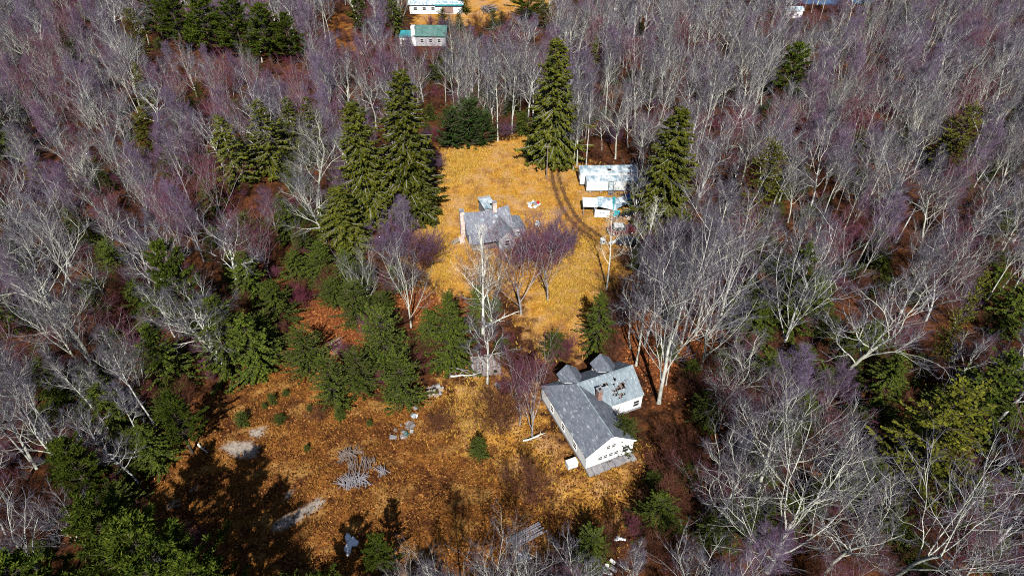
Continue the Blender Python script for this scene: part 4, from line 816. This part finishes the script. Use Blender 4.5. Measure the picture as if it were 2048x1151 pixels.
E_('pine', (768, 1158), 1070, 36, 'pine_tree', 'dark young pine in shadow beside the snow patch', var=0)
E_('hemlock', (790, 65), -8, 26, 'spruce_tree', 'dark spruce beside the long white building')
E_('hemlock', (928, 25), -10, 16, 'spruce_tree', 'round dark evergreen at the end of the long white building')
E_('small_spruce', (918, 58), 24, 12, 'spruce_tree', 'small spruce alone in the far yard')
E_('small_spruce', (901, 58), 30, 4, 'spruce_tree', 'very thin little spruce in the far yard')
E_('pine', (1055, 45), -40, 42, 'pine_tree', 'bright pine at the edge of the far yard')
E_('olive', (1090, 55), 5, 20, 'cedar_tree', 'olive cedar next to the far yard pine')
E_('pine', (725, 70), -10, 24, 'pine_tree', 'pine behind the small orange opening in the far wood')
E_('hemlock', (20, 660), 540, 40, 'hemlock_tree', 'dark hemlock deep in the twisted oak wood')
E_('hemlock', (1650, 80), 35, 14, 'hemlock_tree', 'small dark evergreen in front of the pond')
for i, (px, py, tp, hw) in enumerate([(1480, 640, 560, 40), (1615, 640, 550, 46), (1720, 715, 640, 44), (1960, 590, 500, 42), (2000, 660, 570, 46), (1700, 1000, 910, 50), (1380, 760, 720, 24), (1900, 1040, 950, 56), (1590, 850, 780, 40), (2030, 990, 890, 50), (1440, 520, 450, 26), (1750, 560, 500, 28)]):
    E_('hemlock', (px, py), tp, hw, 'hemlock_tree', 'low dark hemlock growing under bare trees past the farmhouse', group='hemlocks under bare trees past the farmhouse')
for i, (px, py, tp, hw) in enumerate([(585, 480, 400, 36), (650, 555, 480, 34), (560, 640, 560, 40), (510, 600, 500, 40), (300, 640, 560, 40), (120, 800, 720, 44), (60, 560, 480, 40), (170, 480, 410, 34), (700, 570, 500, 30), (430, 420, 360, 26), (200, 800, 730, 40)]):
    E_('hemlock', (px, py), tp, hw, 'hemlock_tree', 'low dark hemlock growing under bare trees past the red leaf patch', group='hemlocks under bare trees past the red leaf patch')
for i, (px, py, tp, hw) in enumerate([(487, 848, 826, 14), (547, 806, 788, 9), (560, 842, 832, 12), (572, 790, 782, 7), (681, 836, 814, 12), (958, 912, 880, 19), (620, 820, 812, 6), (615, 900, 893, 6), (905, 728, 720, 7), (530, 815, 808, 6), (740, 850, 843, 6)]):
    E_('cedar', (px, py), tp, hw, 'juniper_shrub', 'small green juniper dotted over the orange field' if i != 5 else 'green juniper on gold grass in front of the farmhouse', 'shrub', 'junipers dotted over the field' if i != 5 else None)

# ------------------------------------------------------------------ bare trees that can be told apart
def bare(kind, var, base, top, name, label, lean=(0, 0), fat=1.0, group=None, cat='tree'):
    x, y = G(*base); h = top_height(top, y); pr = PROTO[kind][var]; H = pr[3]
    s = h / (H * 0.98); o = tree(name, pr, x, y, s, RR.uniform(0, 6.28), True, lean, s * fat); TAKEN.append((x, y, 1.6)); return tag(o, label, cat, group)
B_ = bare
B_('snag', 0, (1213, 577), 425, 'dead_tree', 'bare white dead tree casting a long shadow across the gold grass', fat=0.8)
B_('snag', 1, (1276, 548), 392, 'dead_tree', 'yellowish dead tree in front of the maroon car and spruce', lean=(0, 0.08))
B_('snag', 1, (966, 668), 462, 'dead_tree', 'tall white dead birch in front of the derelict house')
B_('snag', 0, (955, 640), 500, 'dead_tree', 'slanting pale dead stem next to the tall white dead birch', lean=(0, -0.22), fat=0.7)
B_('slim', 4, (985, 660), 500, 'birch_tree', 'pale many-stemmed birch beside the tall white dead birch', fat=0.9)
B_('maple', 6, (1042, 628), 458, 'maple_tree', 'wide dark red maple spreading over the derelict house yard', fat=1.15)
B_('maple', 4, (1095, 600), 455, 'maple_tree', 'purple twigged maple by the derelict house lean-to', fat=1.0)
B_('maple', 5, (1064, 874), 694, 'maple_tree', 'dark red many-stemmed maple against the farmhouse wall', fat=0.72)
B_('maple', 5, (1040, 848), 720, 'maple_tree', 'second dark red maple beside the one against the farmhouse wall', fat=0.8)
B_('oak', 1, (975, 765), 640, 'oak_tree', 'low grey tree with drooping branches over the ruined shed', fat=1.1)
B_('slim', 5, (822, 654), 482, 'birch_tree', 'fan-shaped white birch beside the red leaf patch', fat=0.9)
B_('slim', 4, (742, 622), 492, 'birch_tree', 'small white birch behind evergreen bushes', fat=0.8)
for i, (bp, tp, k, v, ln) in enumerate([((1272, 730), 505, 'slim', 0, 0.0), ((1318, 805), 470, 'slim', 5, 0.03), ((1345, 700), 470, 'slim', 1, 0.02), ((1362, 690), 440, 'slim', 0, 0.02), ((1402, 738), 520, 'slim', 4, 0.05), ((1392, 668), 395, 'slim', 1, 0.02), ((1440, 640), 400, 'slim', 5, 0.03), ((1290, 690), 520, 'slim', 4, -0.03), ((1330, 650), 450, 'slim', 5, 0.0)]):
    B_(k, v, bp, tp, 'pale_tree', 'tall pale bare tree in the close stand behind the farmhouse', lean=(0, ln), group='pale trees close behind the farmhouse')
B_('slim', 5, (1562, 708), 470, 'pale_tree', 'forked pale tree standing before the large feathery hemlock', lean=(0, 0.04), fat=1.1)
B_('oak', 2, (1672, 768), 545, 'oak_tree', 'thick-trunked grey oak with wide fan of limbs beyond the pale stand', lean=(0, 0.02), fat=1.25)
B_('slim', 4, (1852, 640), 470, 'pale_tree', 'grey forked tree beside the narrow yellow green cedar', fat=1.15)
B_('oak', 0, (182, 716), 452, 'oak_tree', 'large pale oak with crooked limbs over the purple thicket', lean=(0, -0.05), fat=1.1)
B_('oak', 3, (432, 724), 560, 'oak_tree', 'twisted pale oak in front of the tall dense pine', fat=1.2)
B_('oak', 1, (455, 745), 585, 'oak_tree', 'twisted pale oak with long level limbs by the red leaf patch', fat=1.2)
for i, (bp, tp) in enumerate([((107, 908), 700), ((128, 893), 690), ((118, 905), 720), ((60, 920), 740), ((228, 872), 700), ((240, 868), 730), ((312, 852), 660), ((298, 905), 760)]):
    B_('slim', i % 4, bp, tp, 'pale_tree', 'slim white trunk leaning out of the shaded hemlocks by the field', lean=(0, -0.03), group='slim white trunks by the shaded hemlocks')
for i, (bp, tp) in enumerate([((892, 210), 92), ((909, 224), 110), ((943, 232), 125), ((996, 282), 100), ((1024, 268), 130), ((1054, 252), 95), ((925, 215), 100), ((975, 225), 96), ((1010, 225), 92), ((1040, 222), 90)]):
    B_('slim' if i not in (2, 5) else 'oak', i % 4, bp, tp, 'pale_tree', 'pale trunk in the row of bare trees behind the yew clump', group='bare trees behind the yew clump')
for i, (bp, tp) in enumerate([((1172, 332), 150), ((1154, 330), 120), ((1138, 334), 230), ((1128, 332), 240), ((1146, 340), 235)]):
    B_('slim', i % 2, bp, tp, 'pale_tree', 'slim pale trunk between the tallest spruce and the trailers', group='slim trunks by the trailers', fat=0.8)
B_('oak', 2, (636, 432), 232, 'oak_tree', 'grey fan-shaped oak in front of narrow spruces', fat=1.1)
B_('oak', 3, (325, 285), 145, 'oak_tree', 'pale spreading oak with white forking limbs in the purple maple wood', fat=1.2)
B_('slim', 5, (1536, 1140), 880, 'pale_tree', 'big white many-limbed tree in the brambles near the farmhouse', fat=1.3)
B_('oak', 0, (1650, 1145), 985, 'oak_tree', 'white crooked tree beside the big many-limbed one', fat=1.2)
B_('slim', 4, (1795, 1150), 920, 'pale_tree', 'forked grey tree leaning away from the big yellow green pine', lean=(0, 0.12), fat=1.1)
B_('slim', 5, (1960, 1120), 900, 'pale_tree', 'grey vase-shaped tree beyond the leaning forked tree', lean=(0, 0.06), fat=1.1)
B_('oak', 1, (1500, 1030), 815, 'oak_tree', 'grey oak whose crooked limbs reach towards the farmhouse', fat=1.0)
B_('oak', 2, (1400, 1085), 905, 'oak_tree', 'pale crooked oak overhanging the gold grass corner', fat=1.0)
B_('maple', 4, (232, 708), 610, 'maple_tree', 'crimson twiggy maple under the large pale oak', fat=1.5)
B_('maple', 5, (395, 478), 400, 'maple_tree', 'low crimson maple behind the tall dense pine', fat=1.5)
B_('maple', 4, (1470, 880), 780, 'maple_tree', 'crimson maple behind the grey oak near the farmhouse', fat=1.3)
B_('maple', 5, (1640, 900), 815, 'maple_tree', 'crimson maple beside the big yellow green pine', fat=1.4)
bt = lambda kind, var, X, Y, s, lab, nm='bare_sapling', grp=None: (tag(tree(nm, PROTO[kind][var], X, Y, s, X, True), lab, 'tree', grp), TAKEN.append((X, Y, 1.5)))
bt('slim', 4, -2.2, 28.2, 0.98, 'pale bare treetops below the lumber stack', grp='bare treetops below the lumber stack'); bt('slim', 5, 0.9, 27.6, 1.0, 'pale bare treetops below the lumber stack', grp='bare treetops below the lumber stack'); bt('slim', 0, -4.8, 27.0, 0.95, 'pale bare treetops below the lumber stack', grp='bare treetops below the lumber stack')
bt('slim', 4, -10.5, 30.5, 0.55, 'thin reddish sapling by the dark young pine'); bt('slim', 1, -8.0, 31.5, 0.5, 'thin grey sapling near the dark young pine'); bt('maple', 1, -3.0, 17.0, 0.95, 'bare maple whose trunk shadow crosses the leaf field'); bt('maple', 2, 4.5, 19.0, 0.9, 'bare maple shading the snow below the lumber stack')
for i, (px, py, tp, v, fat) in enumerate([(1010, 800, 765, 0, 0.8), (1035, 790, 740, 0, 0.7), (1040, 540, 482, 1, 1.0), (1080, 535, 460, 1, 1.0), (1112, 530, 450, 1, 0.9), (1145, 510, 455, 2, 0.5), (850, 540, 490, 2, 1.0), (1000, 870, 800, 2, 0.9), (880, 860, 835, 2, 1.6), (845, 545, 470, 1, 1.0), (790, 520, 450, 1, 1.3), (640, 840, 822, 2, 1.5), (1262, 1075, 1045, 0, 0.8), (1330, 960, 910, 2, 0.9), (1340, 1010, 965, 2, 1.0), (1300, 1040, 1010, 2, 1.2), (1370, 920, 880, 2, 1.0), (1320, 880, 855, 2, 1.1), (1310, 1110, 1075, 2, 1.1), (1060, 1000, 945, 2, 1.0)]):
    lab = ['low dark red shrub near the ruined shed', 'dark red shrub at the back of the farmhouse', 'purple shrub growing against the derelict house', 'broad purple shrub beside the derelict house lean-to', 'purple shrub between derelict house and wheel tracks', 'single brown shrub beside the wheel tracks', 'brown shrub in tall grass by the spruce row', 'low brown shrub in front of the tall dark red shrub', 'flat brown bramble on the field', 'purple sapling clump at the edge of tall grass', 'purple thicket under the spruce row', 'low brown bramble behind the junipers', 'red bramble clump at the gold grass corner', 'brown bramble in front of the grey oak', 'dark brown bramble under the pale crooked oak', 'broad brown bramble between gold grass and pale crooked oak', 'brown bramble between farmhouse and grey oak', 'low brown bramble at the farmhouse corner', 'brown bramble below the red bramble clump', 'brown bramble in the leaf field'][i]
    x, y = G(px, py); h = max(0.7, top_height(tp, y)); o = tree('bare_shrub', PROTO['shrub'][v], x, y, h / 4.6, RR.uniform(0, 6), True, (0, 0), h / 4.6 * fat); tag(o, lab, 'shrub'); TAKEN.append((x, y, 1.5))

# ------------------------------------------------------------------ the woods
KEEP = [[(895,285),(960,292),(1045,278),(1095,325),(1165,335),(1255,335),(1250,440),(1265,495),(1215,505),(1225,560),(1165,600),(1160,690),(1215,710),(1290,740),(1285,830),(1280,890),(1250,960),(1230,1030),(1130,1090),(1000,1150),(560,1160),(420,1130),(285,1020),(400,840),(560,745),(590,660),(700,650),(850,580),(820,470),(870,400),(890,330)],
        [(805,0),(1010,0),(1010,48),(885,52),(885,66),(808,66)], [(668,30),(712,30),(708,85),(678,90)], [(855,185),(895,185),(880,290),(850,270)], [(1600,0),(1690,0),(1690,7),(1600,9)]]
BASE_CLEAR = [GOLD1, GOLD2, GOLD3, FIELD, REDL, POND]
FOOT = [(dx + 4, dy + 5, 9), (tx + 5, ty + 2, 9), (hx + 4, hy + 7, 10), (G(860, 85)[0], G(860, 85)[1], 9), (G(860, 25)[0], G(860, 25)[1] + 3, 13)]
def hashn(x, y, s): return 0.5 + 0.5 * math.sin(x / s * 1.7 + 2.1 * math.sin(y / s * 1.3 + 0.7)) * math.cos(y / s * 1.9 + 1.4 * math.sin(x / s * 0.9))
rngw = random.Random(2024); CAND = []
step = 6.3; Y = 20.0
while Y < 345:
    st = step * (1 - 0.14 * min(1, max(0, Y - 75) / 50)) * (1 + max(0, Y - 150) / 900); hw = 0.80 * (Y * cp + CAM_H * sp) + 22; X = -hw
    while X < hw:
        x, y = X + rngw.uniform(-0.46, 0.46) * st, Y + rngw.uniform(-0.46, 0.46) * st; X += st
        if rngw.random() < 0.04: continue
        CAND.append((x, y))
    Y += st
CA = np.array(CAND); bad = np.zeros(len(CA), bool)
for p in BASE_CLEAR: bad |= in_poly(CA[:, 0], CA[:, 1], p)
for fx_, fy_, r_ in FOOT: bad |= np.hypot(CA[:, 0] - fx_, CA[:, 1] - fy_) < r_
for tx_, ty_, r_ in TAKEN: bad |= np.hypot(CA[:, 0] - tx_, CA[:, 1] - ty_) < r_
hs = np.array([rngw.uniform(0.55, 1.05) for _ in CA])
for z, sx in ((0, 0), (5, 0), (9, 0), (12, -2.2), (12, 2.2), (16, 0), (13.5, -1.5), (13.5, 1.5)):
    dz = z * hs - CAM_H; zc = CA[:, 1] * cp - dz * sp; px = 1024 + FPX * (CA[:, 0] + sx * hs) / zc; py = 575.5 + FPX * (-dz * cp - CA[:, 1] * sp) / zc
    for p in KEEP: bad |= in_poly(px, py, p)
CA, hs = CA[~bad], hs[~bad]; bad = np.zeros(len(CA), bool)
for z, sx in ((9, 0), (12, -2.0), (12, 2.0), (15.5, 0)):
    dz = z * hs - CAM_H; zc = CA[:, 1] * cp - dz * sp; px = 1024 + FPX * (CA[:, 0] + sx * hs) / zc; py = 575.5 + FPX * (-dz * cp - CA[:, 1] * sp) / zc
    for yv, p in VIEW: bad |= in_poly(px, py, p) & (CA[:, 1] < yv)
CA, hs = CA[~bad], hs[~bad]
woods = []
for (x, y), s in zip(CA, hs):
    px, py = proj(x, y, 6.0); vis = -60 < px < 2108 and -30 < py < 1230
    d = math.hypot(x, y); far = y > 150
    purple = hashn(x, y, 26.0); w_m = 0.15 + 0.60 * max(0, purple - 0.35) + (0.22 if x < -15 and y > 80 else 0); w_s = 0.30 + (0.14 if x > 10 else -0.10)
    u = rngw.random(); kind = 'maple' if u < w_m else ('slim' if u < w_m + w_s else 'oak')
    v = rngw.randrange(len(PROTO[kind]))
    woods.append([kind, v, x, y, s * (0.92 if kind == 'maple' else 1.0), rngw.uniform(0, 6.28), (rngw.gauss(0, 0.035), rngw.gauss(0, 0.035)), vis, d])
NAMES = {'oak': 'bare_oak_tree', 'maple': 'bare_maple_tree', 'slim': 'slim_bare_tree'}
LOOK = {'oak': {'oak': 'pale grey oak with crooked limbs'}, 'maple': {'maple': 'bare maple with purple twigs', 'vase': 'vase-shaped maple with dark red twigs'}, 'slim': {'slim': 'slim tree with straight pale trunk', 'vase': 'low-forking pale tree with upright limbs'}}
MARKS = [(G(px, py), nm) for px, py, nm in [(1505, 452, 'the rounded olive cedar'), (1882, 345, 'the leaning olive yellow cedar'), (1568, 205, 'the lone bright pine'), (460, 120, 'the far pine clump'), (1583, 34, 'the small white cottage'), (860, 28, 'the long white building'), (850, 92, 'the green-roofed house'), (1240, 380, 'the white trailers'), (1230, 860, 'the farmhouse'), (445, 735, 'the twisted pale oaks by the field'), (1110, 322, 'the tallest spruce'), (940, 290, 'the yew clump'), (1808, 975, 'the big yellow green pine'), (1950, 860, 'the big dark hemlock'), (1560, 690, 'the large feathery hemlock'), (1866, 735, 'the narrow yellow green cedar'), (400, 690, 'the tall dense pine'), (636, 432, 'the grey fan-shaped oak'), (548, 350, 'the line of spruces'), (325, 285, 'the pale spreading oak'), (20, 335, 'the dark hemlock behind crooked oaks'), (182, 716, 'the large pale crooked oak'), (1672, 768, 'the thick-trunked grey oak'), (780, 440, 'the spruce row'), (1340, 700, 'the close stand behind the farmhouse'), (120, 900, 'the slim white trunks'), (1187, 150, 'the thin young spruce'), (246, 560, 'the yellowish hemlock'), (640, 600, 'the red leaf patch'), (1055, 45, 'the far yard pine'), (1540, 1130, 'the big white many-limbed tree'), (700, 90, 'the small orange opening')]]
def where(x, y):
    d, nm = min((math.hypot(x - p[0], y - p[1]), n_) for p, n_ in MARKS)
    if d < 19: return 'near ' + nm
    if y > 128 and -28 < x < 26: return 'between the gold clearing and green-roofed house'
    if x < 0: return 'deep in the maple wood beyond the spruce row' if y > 84 else 'in the dark wood beside the orange field'
    return 'deep in the wood past the trailers' if y > 84 else 'in the wood beside the farmhouse'
def describe(w):
    sz = 'small ' if w[4] < 0.68 else ('tall ' if w[4] > 0.95 else ''); return sz + LOOK[w[0]][PROTO[w[0]][w[1]][4]] + ' ' + where(w[2], w[3])
rest = []
for kind in ('oak', 'maple', 'slim'):
    mine = sorted([w for w in woods if w[0] == kind], key=lambda w: (not w[7], w[8]))
    n = 0
    for w in mine:
        if not w[7] or n >= 290: rest.append(w); continue
        lb = describe(w); o = tree(NAMES[kind], PROTO[kind][w[1]], w[2], w[3], w[4], w[5], w[8] < 105, w[6]); tag(o, lb, 'tree', 'trees like the ' + lb); n += 1

# ------------------------------------------------------------------ uncountable growth: one object each
def scatter(name, meshes, pts, label):
    """one object that draws many copies: a cloud of points with a geometry-nodes tree"""
    src = bpy.data.collections.new(name + '_sources')
    for i, me_ in enumerate(meshes): src.objects.link(bpy.data.objects.new(f'{name}_{i:02d}', me_))
    me_ = bpy.data.meshes.new(name); P_ = np.array([p[:3] for p in pts], np.float32); me_.vertices.add(len(P_)); me_.vertices.foreach_set('co', P_.ravel())
    a = me_.attributes.new('turn', 'FLOAT_VECTOR', 'POINT'); a.data.foreach_set('vector', np.array([p[3] for p in pts], np.float32).ravel())
    a = me_.attributes.new('size', 'FLOAT', 'POINT'); a.data.foreach_set('value', np.array([p[4] for p in pts], np.float32))
    a = me_.attributes.new('which', 'INT', 'POINT'); a.data.foreach_set('value', np.array([p[5] for p in pts], np.int32)); me_.update()
    o = link(bpy.data.objects.new(name, me_)); tag(o, label, None, None, 'stuff')
    gt = bpy.data.node_groups.new(name, 'GeometryNodeTree'); gt.interface.new_socket('Geometry', in_out='INPUT', socket_type='NodeSocketGeometry'); gt.interface.new_socket('Geometry', in_out='OUTPUT', socket_type='NodeSocketGeometry')
    N = gt.nodes; gi, go = N.new('NodeGroupInput'), N.new('NodeGroupOutput'); ip = N.new('GeometryNodeInstanceOnPoints'); ci = N.new('GeometryNodeCollectionInfo')
    ci.inputs['Collection'].default_value = src; ci.inputs['Separate Children'].default_value = True; ci.inputs['Reset Children'].default_value = True; ip.inputs['Pick Instance'].default_value = True
    def at(nm, ty): q = N.new('GeometryNodeInputNamedAttribute'); q.data_type = ty; q.inputs[0].default_value = nm; return q.outputs[0]
    L_ = gt.links.new; e2r = N.new('FunctionNodeEulerToRotation')
    L_(gi.outputs[0], ip.inputs['Points']); L_(ci.outputs[0], ip.inputs['Instance']); L_(at('which', 'INT'), ip.inputs['Instance Index']); L_(at('turn', 'FLOAT_VECTOR'), e2r.inputs[0]); L_(e2r.outputs[0], ip.inputs['Rotation']); L_(at('size', 'FLOAT'), ip.inputs['Scale']); L_(ip.outputs[0], go.inputs[0])
    md = o.modifiers.new('scatter', 'NODES'); md.node_group = gt
    return o
order = ['oak', 'maple', 'slim']; mesh_list = [p[2] for k in order for p in PROTO[k]]; start = {'oak': 0, 'maple': len(PROTO['oak']), 'slim': len(PROTO['oak']) + len(PROTO['maple'])}
scatter('far_woodland', mesh_list, [(w[2], w[3], 0, (w[6][0], w[6][1], w[5]), w[4], start[w[0]] + w[1]) for w in rest], 'grey and purple mass of far bare treetops')
und = []; rngu = random.Random(8)
for i in range(4600):
    y = 22 + 300 * rngu.random() ** 1.2; hw = 0.80 * (y * cp + CAM_H * sp) + 12; x = rngu.uniform(-hw, hw)
    und.append((x, y))
UA = np.array(und); bad = np.zeros(len(UA), bool)
for p in BASE_CLEAR: bad |= in_poly(UA[:, 0], UA[:, 1], p)
for fx_, fy_, r_ in FOOT: bad |= np.hypot(UA[:, 0] - fx_, UA[:, 1] - fy_) < r_
UA = UA[~bad]
scatter('undergrowth', [p[2] for p in PROTO['shrub']] + [CON['cedar'][0][2]], [(x, y, 0, (0, 0, rngu.uniform(0, 6.28)), rngu.uniform(0.25, 0.85), rngu.choice([0, 2, 2, 2, 3, 3] if hashn(x, y, 19) > 0.5 else ([0, 2, 2, 2, 2, 3] if y < 95 else [0, 1, 2, 2]))) for x, y in UA], 'brown and red twiggy undergrowth with young evergreens on the forest floor')

def tuft_field(name, label, mat, prob, n, box, blades, hgt, wid, seed, spreadv=0.5):
    rng = np.random.default_rng(seed); x = rng.uniform(box[0], box[1], n); y = rng.uniform(box[2], box[3], n); keep = rng.random(n) < prob(x, y); x, y = x[keep], y[keep]; N = len(x)
    X = np.repeat(x, blades) + rng.normal(0, 0.10, N * blades); Y_ = np.repeat(y, blades) + rng.normal(0, 0.10, N * blades); h = hgt * np.repeat(rng.uniform(0.5, 1.4, N), blades) * rng.uniform(0.6, 1.2, N * blades)
    az = rng.uniform(0, 6.283, N * blades); ln = rng.normal(0, spreadv, (N * blades, 2)) * h[:, None]
    V = np.empty((N * blades, 3, 3)); w = wid * rng.uniform(0.6, 1.4, N * blades)
    V[:, 0] = np.stack([X + np.cos(az) * w, Y_ + np.sin(az) * w, np.full_like(X, -0.05)], 1); V[:, 1] = np.stack([X - np.cos(az) * w, Y_ - np.sin(az) * w, np.full_like(X, -0.05)], 1); V[:, 2] = np.stack([X + ln[:, 0], Y_ + ln[:, 1], h], 1)
    return tag(place(tri_mesh(name, V.reshape(-1, 3), np.arange(N * blades * 3).reshape(-1, 3), [mat]), name), label, None, None, 'stuff')
TALL = [WP([(820,470),(880,420),(905,560),(880,590),(835,560)]), WP([(870,790),(960,760),(985,850),(930,880),(880,850)]), WP([(1110,470),(1190,480),(1190,600),(1120,640),(1080,600)]), WP([(885,300),(980,295),(940,350),(890,380)])]
def tall_at(x, y): return np.maximum.reduce([zone(x, y, p, 1.5) for p in TALL])
def rutm(x, y): return np.clip(np.minimum(line_dist(x, y, RUT1), line_dist(x, y, RUT2)) / 0.7, 0, 1)
tuft_field('dry_grass', 'long gold dry grass of the clearing', 'grass_gold', lambda x, y: np.clip(gold_at(x, y) * (0.20 + 0.8 * tall_at(x, y)), 0, 1) * rutm(x, y), 110000, (-28, 32, 36, 150), 5, 0.42, 0.035, 1)
tuft_field('field_grass', 'tawny dead grass and weeds of the orange field', 'grass_tawny', lambda x, y: field_at(x, y) * (1 - gravel_at(x, y)) * np.clip(0.5 + 0.5 * np.sin(x * 0.7 + np.sin(y * 0.9) * 2), 0.1, 0.8), 30000, (-52, 22, 34, 66), 4, 0.28, 0.03, 2)
def flakes(name, label, mat, prob, n, box, size, seed):
    rng = np.random.default_rng(seed); x = rng.uniform(box[0], box[1], n); y = rng.uniform(box[2], box[3], n); keep = rng.random(n) < prob(x, y); x, y = x[keep], y[keep]; N = len(x)
    tb = TB(); D = rng.normal(0, 1, (N, 3)); D[:, 2] = rng.normal(0.1, 0.35, N); U = rng.normal(0, 0.5, (N, 3)); U[:, 2] += 1; sz = size * rng.uniform(0.6, 1.5, N)
    tb.leaves(np.stack([x, y, rng.uniform(0, 0.12, N)], 1), D, U, sz, sz * rng.uniform(0.5, 0.9, N), 0)
    return tag(place(tb.mesh(name, [mat]), name), label, None, None, 'stuff')
flakes('fallen_leaves', 'brown fallen leaves and dead bracken over the field', 'leaf_brown', lambda x, y: np.maximum(0.7 * field_at(x, y), 0.06 * gold_at(x, y)) * (1 - gravel_at(x, y)) * 0.9, 60000, (-52, 24, 34, 70), 0.26, 3)
flakes('red_fallen_leaves', 'dark red fallen leaves by the evergreen bushes', 'leaf_red', red_at, 30000, (-45, 32, 58, 92), 0.30, 4)
